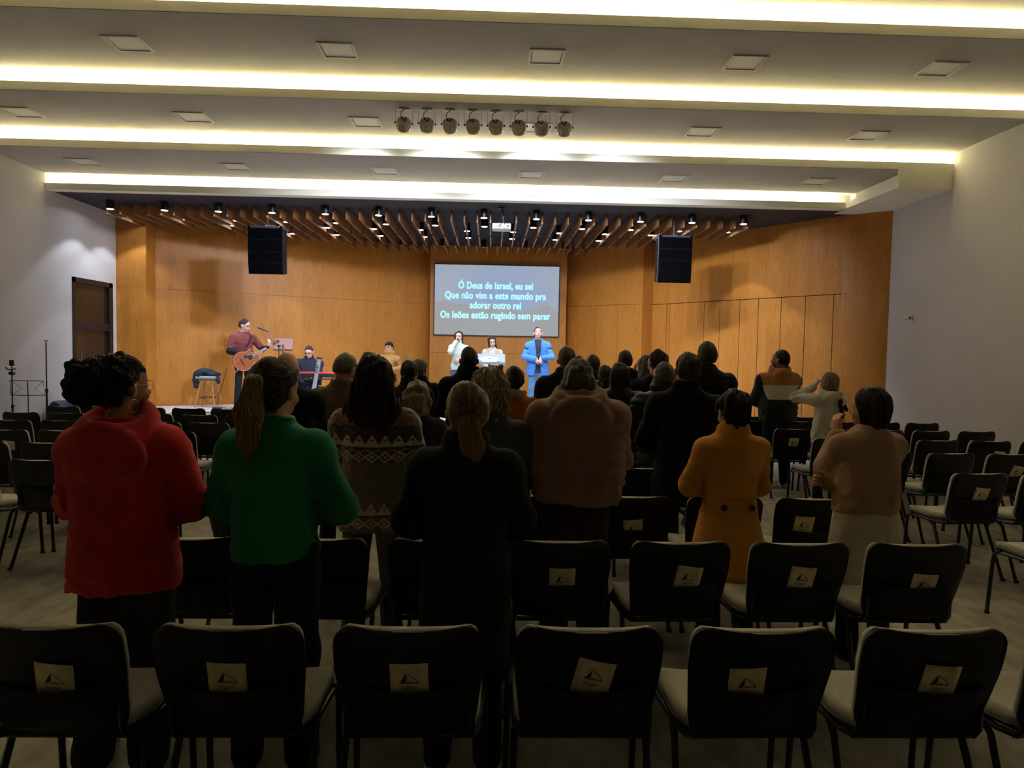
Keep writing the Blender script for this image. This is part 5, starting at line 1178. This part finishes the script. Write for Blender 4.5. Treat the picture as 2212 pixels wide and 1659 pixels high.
p = Person('person in a maroon shirt over black sleeves playing an acoustic guitar on stage', -5.02, 14.25, 1.83, math.radians(-138), STAGE, 'm', 'pale', head=(.66, -.28, 0), res=.0085, sw=.185, hl=(-.335, .33, 1.17), hr=(.10, .215, 1.03), hint=((-.8, .1, -1.2), (1, -.9, -.4)), hd=[((-.25, .15, .9), (.4, -.9, .1), -1), ((-.75, .10, -.45), (-.25, -.9, -.4), 1)], curl=.75)
p.body(); p.top(blacksleeve, [(.98, 0, .0, .165, .115), (1.1, 0, .0, .160, .112), (1.24, 0, .0, .172, .112), (1.32, 0, -.008, .172, .105), (1.38, 0, -.012, .14, .09), (1.43, 0, -.012, .08, .07)], 'undershirt', (.055, .050, .036), .97, .004, None, hem=.98)
p.top(maroon, [(.88, 0, .0, .185, .135), (1.0, 0, .0, .182, .132), (1.15, 0, .0, .185, .130), (1.24, 0, .0, .190, .128), (1.32, 0, -.008, .188, .118), (1.38, 0, -.012, .155, .10), (1.43, 0, -.012, .09, .078)], 'shirt', (.072, .066, .05), .9, .006, 'crew', hem=.88, short=.72)
p.legwear(cloth('black_jeans', (.020, .022, .028)), th=.088, kn=.060, an=.056, shoe=[mat('shoe_mint', (.45, .60, .62), .6), sneaker[1]]); p.hair(h_dark, 'short', .009, .007, .003, line=.06)
# acoustic guitar with cutaway
def guitar():
    t = thing('acoustic_guitar', 'reddish brown acoustic guitar with a pale fretboard held by the person in maroon', 'guitar')
    half = [(0, 0), (.07, .012), (.13, .045), (.175, .10), (.195, .165), (.188, .225), (.160, .275), (.135, .315), (.128, .345), (.138, .385), (.150, .420), (.145, .455), (.115, .485), (.07, .497), (0, .50)]
    L = [(-x, z) for x, z in half]; Rr = half[:9]+[(.135, .375), (.148, .405), (.158, .432), (.120, .418), (.085, .410), (.055, .425), (.035, .46), (.03, .497)]
    out = [(x, z) for x, z in Rr]+[(x, z) for x, z in reversed(L[1:])]
    n = len(out); V = []; F = []
    for y in (-.05, .05): V += [(x, y, z) for x, z in out]
    o = new_mesh('body', V, [(i, (i+1) % n, n+(i+1) % n, n+i) for i in range(n)], mat('guitar_side', (.20, .06, .025), .3, coat=.4), parent=t)
    gt = wood_mat('guitar_top', (.46, .15, .055), (.28, .075, .028), coord='Object', sx=6, rough=.3)
    for nm, y, s_ in (('soundboard', .05, 1), ('back', -.05, -1)):
        c = (0, y+.004*s_, .22); V = [(x, y, z) for x, z in out]+[c]; f = [((i, (i+1) % n, n) if s_ > 0 else ((i+1) % n, i, n)) for i in range(n)]
        new_mesh(nm, V, f, gt, parent=t, smooth=False)
    MB().tube([(x*1.0, .05, z) for x, z in out+out[:1]], .0035, 5).obj('binding', mat('guitar_binding', (.62, .42, .28), .4), t)
    MB().lathe([(.001, .0), (.050, .0), (.050, .002), (.001, .002)], 28, 0, Rx(-math.pi/2), (0, .054, .335)).obj('soundhole', mat('soundhole_black', (.008, .005, .004), .8), t)
    MB().tube([(.056*math.cos(a), .055, .335+.056*math.sin(a)) for a in np.linspace(0, 6.283, 25)], .003, 4).obj('rosette', mat('guitar_binding', (0, 0, 0)), t)
    MB().prism([(.02, .33), (.075, .30), (.085, .24), (.05, .225), (.01, .28)], .0552, .057, 0, Rx(math.pi/2)@np.diag([1, 1, -1.])).obj('pickguard', M_blackplastic, t)
    MB().rbox((-.075, .052, .15), (.075, .062, .172), .004).obj('bridge', mat('bridge_wood', (.03, .015, .01), .5), t)
    nk = MB(); nk.tube([(0, .045, .40), (0, .045, .60), (0, .045, .84)], [.026, .024, .021], 10, flat=.6); nk.obj('neck', mat('neck_wood', (.24, .10, .05), .4), t, smooth=True)
    fb = MB().box((-.026, .058, .40), (.026, .063, .84)); 
    for k in range(16):
        z = .84-(1-2**(-(k+1)/12))*.65; fb.box((-.026, .063, z), (.026, .0645, z+.002), 1)
    fb.obj('fretboard', [mat('fretboard_pale', (.42, .33, .27), .5), M_chrome], t)
    MB().prism([(-.022, .84), (.022, .84), (.036, .90), (.030, 1.0), (-.030, 1.0), (-.036, .90)], .040, .055, 0, Rx(math.pi/2)@np.diag([1, 1, -1.])).obj('headstock', mat('guitar_side', (0, 0, 0)), t)
    pg = MB()
    for sx in (-1, 1):
        for k in range(3): pg.tube([(sx*.03, .048, .88+.04*k), (sx*.052, .048, .88+.04*k)], .006, 6)
    pg.obj('tuning_pegs', M_chrome, t)
    st_ = MB()
    for k in range(6): st_.tube([(-.018+.0072*k, .066, .16), (-.016+.0064*k, .067, .88)], .0007, 3)
    st_.obj('strings', M_chrome, t)
    return t
gt_ = guitar()
zax = Vector((-.80, .16, .50)).normalized(); yax = Vector((.05, 1, .05)); yax = (yax-zax*yax.dot(zax)).normalized(); xax = yax.cross(zax)
Mg = Matrix(((xax.x, yax.x, zax.x, 0), (xax.y, yax.y, zax.y, 0), (xax.z, yax.z, zax.z, 0), (0, 0, 0, 1)))
gl = Vector((.235, .165, .80))
gt_.matrix_world = Matrix.Translation(W_(p, gl)) @ Matrix.Rotation(p.root.rotation_euler.z, 4, 'Z') @ Mg
st_ = MB(); st_.tube([p.T((.25, .16, .95)), p.T((.20, .0, 1.10)), p.T((.10, -.11, 1.25)), p.T((-.06, -.09, 1.40)), p.T((-.12, .0, 1.43)), p.T((-.11, .11, 1.36)), p.T((-.04, .15, 1.22)), p.T((.02, .17, 1.15))], .016, 6, flat=.25)
st_.obj('guitar_strap', M_blackplastic, p.root, smooth=True)
# mic stand and music stand beside the guitarist
def mic_stand(label, x, y, top, boom_to, kind='boom'):
    t = thing('microphone_stand', label, 'stand', (x, y, STAGE if y > 12.3 else 0)); z0 = STAGE if y > 12.3 else 0
    m = MB()
    for a in (90, 210, 330):
        a = math.radians(a); m.tube([(0, 0, .16), (.28*math.cos(a), .28*math.sin(a), .012)], .009, 6); m.tube([(.28*math.cos(a), .28*math.sin(a), .012), (.30*math.cos(a), .30*math.sin(a), .008)], .014, 6)
    m.obj('tripod_base', M_blackmetal, t)
    MB().tube([(0, 0, .06), (0, 0, top*.55)], .014, 10).tube([(0, 0, top*.5), (0, 0, top)], .009, 10).tube([(0, 0, top*.53), (0, 0, top*.57)], .019, 10).tube([(0, 0, top*.55), (.035, 0, top*.55)], .006, 6).obj('pole', M_blackmetal, t)
    if boom_to is not None:
        b = Vector(boom_to)-Vector((x, y, z0)); c = Vector((0, 0, top)); d = (b-c).normalized()
        MB().tube([tuple(c-d*.28), tuple(b)], .007, 8).obj('boom_arm', mat('boom_chrome', (.35, .33, .32), .3, metal=.8), t)
        MB().lathe([(.001, -.03), (.022, -.03), (.022, .03), (.001, .03)], 12, 0, Ry(math.pi/2), tuple(c)).tube([tuple(c-d*.30), tuple(c-d*.24)], .013, 8).obj('clutch', M_blackplastic, t)
    return t
hd_ = W_(p, p.H((0, .22, .045)))
mp = (-4.62, 13.98, 2.06)
mic_stand('black boom stand with chrome arm in front of the guitarist', -4.20, 13.9, 1.27, (mp[0]+.12, mp[1], mp[2]-.05))
mic('microphone', 'black microphone on the boom arm at the mouth of the guitarist', mp, (mp[0]+.2, mp[1], mp[2]-.085))
t = thing('music_stand', 'music stand with a pinkish tilted desk beside the guitarist', 'stand', (-4.30, 14.50, STAGE))
zt = 1.30
m = MB().box((-.19, -.006, -.0), (.19, .006, .27), 0, Rx(math.radians(-28)), (0, 0, zt-.12)).box((-.19, -.06, -.01), (.19, .006, .006), 0, Rx(math.radians(-28)), (0, 0, zt-.12)); m.obj('desk', mat('desk_copper', (.26, .105, .085), .4), t)
MB().tube([(0, 0, .06), (0, 0, zt)], .012, 8).tube([(-.05, 0, zt-.10), (.05, 0, zt-.10)], .02, 8).obj('pole', M_blackmetal, t)
m = MB()
for a in (90, 210, 330): m.tube([(0, 0, .3), (.26*math.cos(math.radians(a)), .26*math.sin(math.radians(a)), .01)], .009, 6)
m.obj('tripod_base', M_blackmetal, t)
# wooden stool with a coat on it
ow = mat('stool_oak', (.48, .27, .10), .45, noise=.2, nscale=30)
t = thing('bar_stool', 'wooden bar stool with grey seat left of the guitarist', 'stool', (-5.74, 14.3, STAGE))
MB().rbox((-.20, -.19, .575), (.20, .19, .63), .028).obj('seat', mat('stool_seat', (.30, .32, .36), .5), t, smooth=True)
MB().box((-.13, -.12, .53), (.13, .12, .575)).obj('seat_support', ow, t)
for sx, sy in ((-1, -1), (1, -1), (1, 1), (-1, 1)): MB().tube([(sx*.105, sy*.10, .56), (sx*.20, sy*.19, 0)], [.021, .014], 8, flat=1).obj('leg', ow, t, smooth=True)
MB().tube([(.155*math.cos(a), .147*math.sin(a), .19) for a in np.linspace(0, 6.283, 25)], .007, 6).obj('foot_ring', M_blackmetal, t, smooth=True)
F = SDF(); F.ell((-.05, 0, .70), (.20, .16, .07), .03); F.ell((-.15, -.02, .66), (.11, .17, .10), .03); F.ell((.10, 0, .67), (.12, .15, .05), .03); F.cone((-.22, -.06, .68), (-.19, -.10, .43), .07, .05, .03); F.cone((.16, -.05, .66), (.235, -.08, .52), .04, .02, .02)
F.cut(ell_f((0, 0, .55), (.205, .195, .085)), .01)
F.disp(lambda P: -.018*(1-np.abs(tnoise(P, 17, 21, 5))*1.2)-.006*tnoise(P, 45, 4, 5)); V, Q = F.mesh(.010)
o = new_mesh('folded_coat', V+np.array([-5.74, 14.3, STAGE]), Q, cloth('slate_coat', (.030, .036, .050), .2, .2, 200)); tag(o, 'dark slate coat bundled on the wooden stool', 'coat')
cb = MB(); cb.tube([(-5.25, 14.0, 1.25), (-5.32, 14.0, 1.0), (-5.42, 14.05, .75), (-5.50, 14.1, .52), (-5.44, 14.1, STAGE+.008), (-5.0, 13.8, STAGE+.008), (-4.5, 13.6, STAGE+.008), (-4.1, 13.75, STAGE+.008)], .007, 6)
tag(cb.obj('guitar_cable', mat('cable_red', (.10, .02, .012), .5), smooth=True), 'dark red cable hanging from the guitar to the stage floor', 'cable')
r = random.Random(4)
for k in range(4):
    x = -6.1+.25*k; pts = [(x+.45*j+.1*r.random(), 12.62+.21*k+.12*r.random(), STAGE+.006) for j in range(6)]
    tag(MB().tube(pts, .006, 5).obj('stage_cable', M_blackplastic), 'black cable lying on the stage floor near the guitarist, %s from its front edge' % nth(k), 'cable', 'cables on the stage floor')
def flat_thing(name, lab, x, y, sx, sy, h, m, cat, g=None): tag(MB().rbox((x-sx, y-sy, STAGE), (x+sx, y+sy, STAGE+h), h*.3).obj(name, m, smooth=True), lab, cat, g)
flat_thing('effects_pedal', 'small silver effects pedal on the stage at the guitarist feet', -5.15, 13.75, .07, .05, .045, M_chrome, 'pedal')
flat_thing('effects_pedal', 'dark effects pedal on the stage beside the silver one', -5.36, 13.78, .08, .06, .04, M_blackplastic, 'pedal')
flat_thing('stage_monitor', 'low black wedge speaker on the stage behind the bald person', -3.2, 12.9, .22, .18, .22, mat('speaker_black', (0, 0, 0)), 'speaker')
# small guitar stand
t = thing('guitar_stand', 'thin black guitar stand with a forked top right of the guitarist', 'stand', (-4.62, 14.2, STAGE))
MB().tube([(0, 0, .12), (0, 0, .62)], .010, 8).tube([(0, 0, .1), (0, 0, .16)], .02, 8).obj('pole', M_blackmetal, t)
MB().tube([(-.055, -.03, .66), (-.045, 0, .63), (0, 0, .61), (.045, 0, .63), (.055, -.03, .66)], .009, 6).obj('neck_fork', M_blackplastic, t)
m = MB()
for a in (80, 200, 320): m.tube([(0, 0, .14), (.22*math.cos(math.radians(a)), .22*math.sin(math.radians(a)), .01)], .009, 6)
m.obj('tripod_base', M_blackmetal, t)
# keyboard player
kx, ky = -3.70, 14.15
p = Person('person in a dark shirt and glasses playing the red keyboard', kx-.10, ky+.52, 1.76, math.radians(178), STAGE-.44*1.02, 'm', 'pale', head=(.02, -.38, 0), res=.009, sw=.215, hl=(-.10, .34, 1.06), hr=(.12, .34, 1.06), hint=((-1, -.6, -.8), (1, -.6, -.8)), hd=[((.1, 1, -.1), (0, -.1, -1), 1), ((-.1, 1, -.1), (0, -.1, -1), -1)], curl=.35, seated=True)
p.body(); p.top(cloth('navy_shirt', (.020, .024, .040), .2, .2, 200), [(.90, 0, .0, .215, .17), (1.0, 0, .01, .215, .18), (1.15, 0, .0, .210, .155), (1.24, 0, .0, .210, .14), (1.32, 0, -.008, .198, .122), (1.38, 0, -.012, .165, .10), (1.43, 0, -.012, .09, .078)], 'shirt', (.078, .066, .052), .62, .007, 'collar', hem=.90)
p.legwear(jeans, th=.10); p.hair(hair_mat('hair_mid_brown', (0, 0, 0), (0, 0, 0)), 'short', .012, .007, .003, line=.03); p.glasses(M_blackmetal, .024, .0022)
t = thing('keyboard_bench', 'black bench under the keyboard player', 'stool', (kx-.10, ky+.54, STAGE))
MB().rbox((-.28, -.17, .36), (.28, .17, .43), .02).obj('seat', M_blackplastic, t, smooth=True)
for sx in (-1, 1): MB().tube([(sx*.22, -.12, .37), (sx*.24, 0, .02), (sx*.22, .12, .37)], .014, 6).obj('leg', M_blackmetal, t)
t = thing('stage_keyboard', 'long red stage keyboard in front of the seated person with glasses', 'keyboard', (kx, ky, 1.165), 0)
MB().rbox((-.58, -.15, -.07), (.58, .15, .0), .012).obj('case', M_blackplastic, t, smooth=True)
MB().rbox((-.58, -.155, -.005), (.58, .01, .028), .008).obj('top_panel', mat('keyboard_red', (.62, .04, .05), .35), t, smooth=True)
kk = MB()
for k in range(44): kk.box((-.55+.025*k+.001, .012, -.0), (-.55+.025*(k+1)-.001, .145, .012))
kk.obj('white_keys', mat('key_white', (.75, .74, .7), .3), t)['kind'] = 'stuff'
kk = MB()
for k in range(43):
    if k % 7 in (0, 1, 3, 4, 5): kk.box((-.55+.025*(k+1)-.006, .012, .012), (-.55+.025*(k+1)+.006, .09, .022))
kk.obj('black_keys', M_blackplastic, t)['kind'] = 'stuff'
t = thing('keyboard_stand', 'silver column keyboard stand with black cap and lettering', 'stand', (kx+.11, ky-.22, STAGE), 0)
col = mat('column_silver', (.42, .48, .50), .35, metal=.5); Rm = Ry(math.radians(10))
MB().rbox((-.036, -.03, 0), (.036, .03, 1.04), .01, 0, Rm).obj('column', col, t, smooth=True)
MB().rbox((-.05, -.045, 1.035), (.05, .045, 1.075), .014, 0, Rm).obj('cap', M_blackplastic, t, smooth=True)
m = MB()
for sx in (-.3, .3): m.tube([(.1, .03, .62), (.1+sx, .05, .62), (.1+sx, .32, .645)], .014, 8)
m.obj('support_arms', M_blackmetal, t)
m = MB()
for sx in (-1, 1): m.tube([(0, 0, .1), (sx*.35, -.02, .02)], .018, 8); m.tube([(0, 0, .1), (sx*.25, .35, .02)], .018, 8)
m.obj('feet', M_blackmetal, t)
c = bpy.data.curves.new('stand_lettering', 'FONT'); c.body = 'STAY'; c.size = .075; c.offset = .002; c.align_x = 'CENTER'
o = bpy.data.objects.new('tmp', c); COL.objects.link(o); bpy.context.view_layer.update(); me = bpy.data.meshes.new_from_object(o); bpy.data.objects.remove(o); me.materials.clear(); me.materials.append(M_blackplastic)
o = bpy.data.objects.new('column_lettering', me); COL.objects.link(o); o.parent = t; q = Rm@np.array((-.008, -.0312, .84)); o.location = tuple(q); o.rotation_euler = (Matrix(Rm.tolist())@Matrix.Rotation(math.pi/2, 3, 'X')@Matrix.Rotation(math.pi/2, 3, 'Z')).to_euler(); o.location = tuple(Rm@np.array((.024, -.0312, .84)))
# drummer with a little of the kit
p = Person('person with black fringe in a mustard hoodie seated behind the cymbals', -2.30, 15.75, 1.72, math.radians(172), STAGE-.30, 'm', 'light', head=(-.35, .05, 0), res=.010, sw=.185, arms='belly', hl=(-.18, .32, 1.10), hr=(.20, .32, 1.10), seated=True)
p.body(); p.top(cloth('sand_fleece', (.52, .27, .09), .12, .2, 300), None, 'hooded_sweatshirt', neck='hood', hem=.9); p.legwear(blackpants)
def fringe(F, H, HR, s): F.ell(H((0, .055, .165)), (.068, .045, .045), .02, HR)
p.hair(h_black, 'short', .016, .008, .006, extra=fringe, line=.08)
t = thing('drum_stool', 'round black stool under the person behind the cymbals', 'stool', (-2.30, 15.78, STAGE)); MB().lathe([(.001, .50), (.17, .50), (.18, .54), (.16, .58), (.001, .585)], 24).obj('seat', M_blackplastic, t, smooth=True); MB().tube([(0, 0, .01), (0, 0, .5)], .02).tube([(-.2, -.1, .01), (0, 0, .25), (.2, -.1, .01)], .012).tube([(0, .22, .01), (0, 0, .25)], .012).obj('pole', M_blackmetal, t)
brass = mat('cymbal_brass', (.55, .42, .22), .3, metal=.9)
for x, y, z, tl, lb in ((-2.78, 15.3, 1.46, .08, 'brass cymbal on a stand left of the person in the mustard hoodie'), (-1.86, 15.3, 1.56, -.08, 'brass cymbal on a stand right of the person in the mustard hoodie')):
    t = thing('cymbal', lb, 'cymbal', (x, y, STAGE), 0, 'cymbals of the drum kit'); zz = z-STAGE
    MB().lathe([(.001, .03), (.03, .026), (.045, .014), (.21, .0), (.21, -.0025), (.045, .010), (.001, .02)], 32, 0, Ry(tl), (0, 0, zz)).obj('cymbal_disc', brass, t, smooth=True)
    m = MB().tube([(0, 0, .1), (0, 0, zz+.05)], .009, 8)
    for a in (90, 210, 330): m.tube([(0, 0, .3), (.25*math.cos(math.radians(a)), .25*math.sin(math.radians(a)), .01)], .009, 6)
    m.obj('cymbal_stand', M_chrome, t)
t = thing('snare_drum', 'drum standing between the two cymbals', 'drum', (-2.30, 15.0, STAGE)); MB().lathe([(.001, .60), (.17, .60), (.17, .72), (.001, .72)], 28).obj('drum_shell', mat('drum_shell', (.10, .10, .12), .4), t, smooth=True); MB().lathe([(.001, .72), (.168, .72), (.166, .726), (.001, .726)], 28).obj('drum_head', mat('drum_head', (.7, .7, .68), .5), t); MB().tube([(0, 0, .3), (0, 0, .6)], .014).tube([(-.2, -.1, .01), (0, 0, .35), (.2, -.1, .01)], .01).tube([(0, .22, .01), (0, 0, .35)], .01).obj('drum_stand', M_chrome, t)
# singer in white
white = cloth('white_knit', (.52, .56, .51), .06, .3, 200, ns=12)
p = Person('person with long dark hair in a white turtleneck singing into a microphone', -.66, 14.2, 1.66, math.radians(176), STAGE, 'f', 'pale', head=(.0, .10, .0), res=.0085, sw=.158, hl=(-.06, .20, 1.08), hr=(.035, .185, 1.475), hint=((-1, -.3, -.4), (.55, .5, -1.2)), hd=[((.9, .3, .1), (0, -1, 0), 1), ((-.25, -.30, 1), (-1, -.2, 0), -1)], curl=.95)
p.body(); p.top(white, [(.88, 0, .0, .172, .13), (.93, 0, .0, .178, .135), (1.05, 0, .0, .168, .128), (1.2, 0, .005, .172, .132), (1.30, 0, .0, .172, .118), (1.37, 0, -.01, .15, .10), (1.43, 0, -.012, .09, .08)], 'turtleneck_sweater', (.055, .052, .040), .95, .006, 'turtle', hem=.88)
p.legwear(cloth('grey_blue_jeans', (.09, .11, .16), .2), shoe=sneaker, th=.088); p.hair(hair_mat('hair_long_brown', (.035, .018, .013), (.015, .009, .008)), 'longfront', .010, .007, .003)
a = W_(p, p.H((.012, .150, .040))); b = W_(p, p.H((.045, .22, -.11))); mic('microphone', 'black microphone held to the mouth of the person in white', a, b)
# lectern and the person behind it
p = Person('person in a cream vest over white behind the clear lectern', .03, 14.2, 1.57, math.radians(180), STAGE, 'f', 'pale', head=(.12, -.22, .16), res=.0085, sw=.165, hl=(-.04, .24, 1.04), hr=(.08, .24, .98), curl=.7)
p.body(); p.top(cloth('pale_blouse', (.50, .48, .40), .1, .3, 200), [(.84, 0, .0, .168, .125), (1.0, 0, .0, .162, .12), (1.15, 0, .0, .165, .125), (1.25, 0, .005, .170, .125), (1.32, 0, -.0, .165, .112), (1.38, 0, -.01, .14, .095), (1.44, 0, -.012, .075, .07)], 'blouse', (.052, .050, .040), .8, .005, 'crew', hem=.84)
F = SDF(); F.u(loft_f([(.55, 0, -.015, .215, .155), (.8, 0, -.015, .20, .150), (1.1, 0, -.012, .185, .140), (1.25, 0, -.010, .180, .134), (1.33, 0, -.010, .185, .120), (1.37, 0, -.014, .160, .104), (1.41, 0, -.016, .10, .085)], 2.3)); F.u(torus_f((0, -.02, 1.365), .145, .105, .028, Rx(-.1), .7), .02)
F.cut(loft_f([(.5, 0, .16, .075, .15), (1.0, 0, .16, .060, .13), (1.25, 0, .16, .062, .13), (1.40, 0, .14, .070, .12), (1.5, 0, .12, .08, .12)]), .012)
F.disp(lambda P: -.006*tnoise(P, 24, 4, 5)); V, Q = F.mesh(.009); new_mesh('vest', V, Q, cloth('cream_fleece', (.52, .42, .26), .08, .5, 160), parent=p.root)
p.legwear(cloth('cream_trousers', (.5, .45, .34)), shoe=darkshoe); p.hair(h_dark, 'longfront', .012, .007, .003)
mic('microphone', 'black microphone held low by the person behind the lectern', W_(p, (.02, .30, 1.02)), W_(p, (-.06, .31, .84)))
t = thing('lectern', 'clear lectern with pale desk and chrome pole at centre stage', 'lectern', (-.03, 13.72, STAGE))
acr = mat('acrylic', (.42, .48, .55), .12, trans=.35, spec=.6)
MB().rbox((-.31, -.012, 0), (.31, .010, .30), .006, 0, Rx(math.radians(-52)), (0, -.10, .99)).rbox((-.31, -.05, -.01), (.31, .0, .006), .004, 0, Rx(math.radians(-52)), (0, -.10, .99)).obj('desk', acr, t)
MB().rbox((-.20, -.030, .05), (.20, -.018, .15), .003, 0, Rx(math.radians(-52)), (0, -.10, .99)).obj('desk_bracket', mat('lectern_white', (.30, .33, .38), .4), t)
MB().tube([(0, 0, .02), (0, 0, 1.08)], .024, 14).tube([(0, 0, 1.02), (0, 0, 1.10)], [.024, .036], 14).obj('pole', M_chrome, t, smooth=True)
MB().lathe([(.001, 0), (.24, 0), (.24, .012), (.04, .03), (.001, .03)], 28).obj('base', M_chrome, t, smooth=True)
V, F_ = slab(lambda u, v: (-.15+.3*u, -.10+v*.17, 1.02+.105*v+.004*math.sin(u*6)), 6, 4, .002); tag(new_mesh('song_sheet', V+np.array([-.03, 13.69, STAGE]), F_, mat('paper_white', (.55, .55, .57), .7)), 'white sheets lying on the lectern desk', 'paper')
# blue blazer
p = Person('person with eyes closed in a bright blue blazer and jeans', .95, 14.2, 1.78, math.radians(182), STAGE, 'm', 'pale', head=(.03, .26, 0), res=.0085, sw=.188, hl=(-.06, .225, 1.08), hr=(.055, .235, 1.05), hint=((-1, -.2, -.5), (1, -.2, -.5)), hd=[((.8, .45, -.35), (.0, -1, -.2), 1), ((-.8, .45, -.3), (.0, -1, -.2), -1)], curl=.8)
p.closed = 1; p.body(); p.top(cloth('charcoal_tee', (.040, .042, .050), .1), [(.80, 0, .0, .178, .128), (1.0, 0, .0, .176, .130), (1.15, 0, .0, .185, .130), (1.25, 0, .0, .190, .126), (1.32, 0, -.0, .185, .114), (1.38, 0, -.01, .15, .095), (1.44, 0, -.012, .085, .073)], 't_shirt', (.06, .055, .05), .9, .004, 'crew', hem=.80, short=.4)
blaz = cloth('blue_blazer', (.075, .24, .68), .06, .2, 300, ns=20)
def opening(F): F.cut(loft_f([(.70, 0, .17, .095, .12), (.86, 0, .17, .060, .12), (1.05, 0, .17, .030, .12), (1.25, 0, .16, .050, .12), (1.38, 0, .13, .070, .12), (1.52, 0, .10, .075, .12)]), .01)
p.top(blaz, [(.74, 0, -.0, .215, .150), (.85, 0, .0, .214, .152), (1.02, 0, .0, .198, .146), (1.15, 0, .0, .208, .145), (1.25, 0, .0, .215, .140), (1.32, 0, -.005, .212, .128), (1.38, 0, -.012, .175, .104), (1.43, 0, -.014, .10, .085)], 'blazer', (.058, .055, .046), .93, .005, None, hem=.74, extra=opening)
F = SDF(); F.u(torus_f(p.T((0, -.02, 1.43)), .082, .075, .016, Rx(-.35), .5), .01)
for sx in (-1, 1): F.cone((sx*.080, .055, 1.44), (sx*.075, .125, 1.30), .014, .017, .01); F.cone((sx*.075, .130, 1.30), (sx*.040, .146, 1.10), .014, .006, .01)
V, Q = F.mesh(.008); new_mesh('lapel', V, Q, blaz, parent=p.root)
p.legwear(cloth('stage_blue_jeans', (.11, .26, .48), .2, ns=12), shoe=sneaker, th=.098, kn=.070, an=.062); p.hair(h_black, 'short', .009, .007, .003, line=.05)
mic('microphone', 'black microphone held at the waist of the person in the blue blazer', W_(p, (.0, .285, 1.13)), W_(p, (.015, .25, .97)))
# ------------------------------------------------------------ corner by the left wall
def draped_shape():
    t = thing('draped_stand', 'black draped stand with a cream tambourine beside the left stage corner', 'drum', (-6.35, 11.25, 0))  # unidentified dark shape, built as black cloth over a stand
    F = SDF(); F.cone((0, 0, .45), (0, 0, 1.02), .17, .10, .02); F.cone((0, 0, 1.02), (.02, 0, 1.12), .10, .05, .02); F.ell((-.05, -.05, .80), (.20, .14, .06), .03); F.disp(lambda P: -.006*tnoise(P, 20, 5, 5)); V, Q = F.mesh(.012); new_mesh('cloth_drape', V, Q, cloth('black_cover', (.010, .010, .012)), parent=t)
    MB().tube([(0, 0, 0), (0, 0, .5)], .05).tube([(-.2, -.1, .01), (0, 0, .35), (.2, -.1, .01)], .014).obj('drum_stand', M_blackmetal, t)
    return t
draped_shape()
t = thing('tambourine', 'cream crescent tambourine with round jingles leaning on the draped stand', 'tambourine', (-6.22, 11.02, .82))
MB().tube([(.10*math.cos(a), 0, .12*math.sin(a)) for a in np.linspace(math.radians(130), math.radians(330), 20)], [.010]+[.024]*18+[.012], 8, flat=.5).obj('frame', mat('tambourine_cream', (.70, .55, .28), .5), t, smooth=True)
for a in (200, 240, 270, 300): MB().lathe([(.001, -.004), (.011, -.004), (.011, .004), (.001, .004)], 10, 0, Rx(math.pi/2), (.10*math.cos(math.radians(a)), -.016, .12*math.sin(math.radians(a)))).obj('jingle', M_blackmetal, t)
mic_stand('tall black microphone stand by the left wall with a ring clip on top', -6.90, 11.0, 1.70, None)
t2 = MB().tube([(.028*math.cos(a), .02*math.sin(a), 0) for a in np.linspace(0, 6.283, 17)], .006, 6).obj('ring_clip', M_blackmetal, smooth=True); t2.location = (-6.90, 11.0, 1.715); tag(t2, 'small dark ring clip on top of the tall microphone stand', 'clip')
t = mic_stand('shorter black stand with a clamp and box top by the left wall', -7.12, 10.55, 1.32, None)
MB().rbox((-.028, -.02, 1.33), (.028, .02, 1.42), .006).tube([(-.09, 0, 1.31), (-.07, 0, 1.28), (-.03, 0, 1.275), (.03, 0, 1.275), (.05, 0, 1.30)], .010, 6).lathe([(.001, 1.19), (.04, 1.20), (.05, 1.225), (.03, 1.25), (.001, 1.25)], 12).obj('clamp', M_blackmetal, t)
t = thing('music_stand', 'empty folding wire music stand in front of the left wall', 'stand', (-7.02, 10.75, 0)); m = MB(); wx, z0_, z1_ = .25, .88, 1.10
m.tube([(-wx, 0, z0_), (-wx-.06, .06, z1_), (wx-.06, .06, z1_), (wx, 0, z0_), (-wx, 0, z0_)], .006, 5); m.tube([(-wx-.06, .06, z1_), (-.10, .03, .98), (-wx, 0, z0_)], .004, 4).tube([(wx-.06, .06, z1_), (.08, .03, .98), (wx, 0, z0_)], .004, 4).tube([(0, 0, z0_), (-.05, .06, z1_)], .009, 4)
m.obj('wire_desk', M_blackmetal, t); m = MB().tube([(0, 0, .2), (0, 0, z0_)], .008, 6)
for a in (90, 210, 330): m.tube([(0, 0, .4), (.26*math.cos(math.radians(a)), .26*math.sin(math.radians(a)), .01)], .006, 5)
m.obj('tripod_base', M_blackmetal, t)
t = thing('round_armchair', 'low round slate blue armchair against the left wall', 'armchair', (-6.95, 12.0-.12, 0))
F = SDF(); F.u(torus_f((0, .02, .56), .34, .32, .085, None, .55), .02); F.plane((0, -.20, 0), (0, -1, 0)); V, Q = F.mesh(.014); new_mesh('backrest', V, Q, cloth('slate_velvet', (.075, .085, .135), .1, .2, 200), parent=t)
MB().lathe([(.001, .16), (.34, .16), (.36, .22), (.36, .40), (.33, .45), (.001, .46)], 32).obj('seat', cloth('slate_velvet', (0, 0, 0)), t, smooth=True)
for a in (45, 135, 225, 315): MB().tube([(.22*math.cos(math.radians(a)), .22*math.sin(math.radians(a)), .17), (.26*math.cos(math.radians(a)), .26*math.sin(math.radians(a)), 0)], .014, 8).obj('leg', M_blackmetal, t)
# black skirting step right of the stage
struct(MB().box((3.32, 12.9, 0), (5.6, 12.93, .11)).obj('baseboard_stage', M_blackplastic))
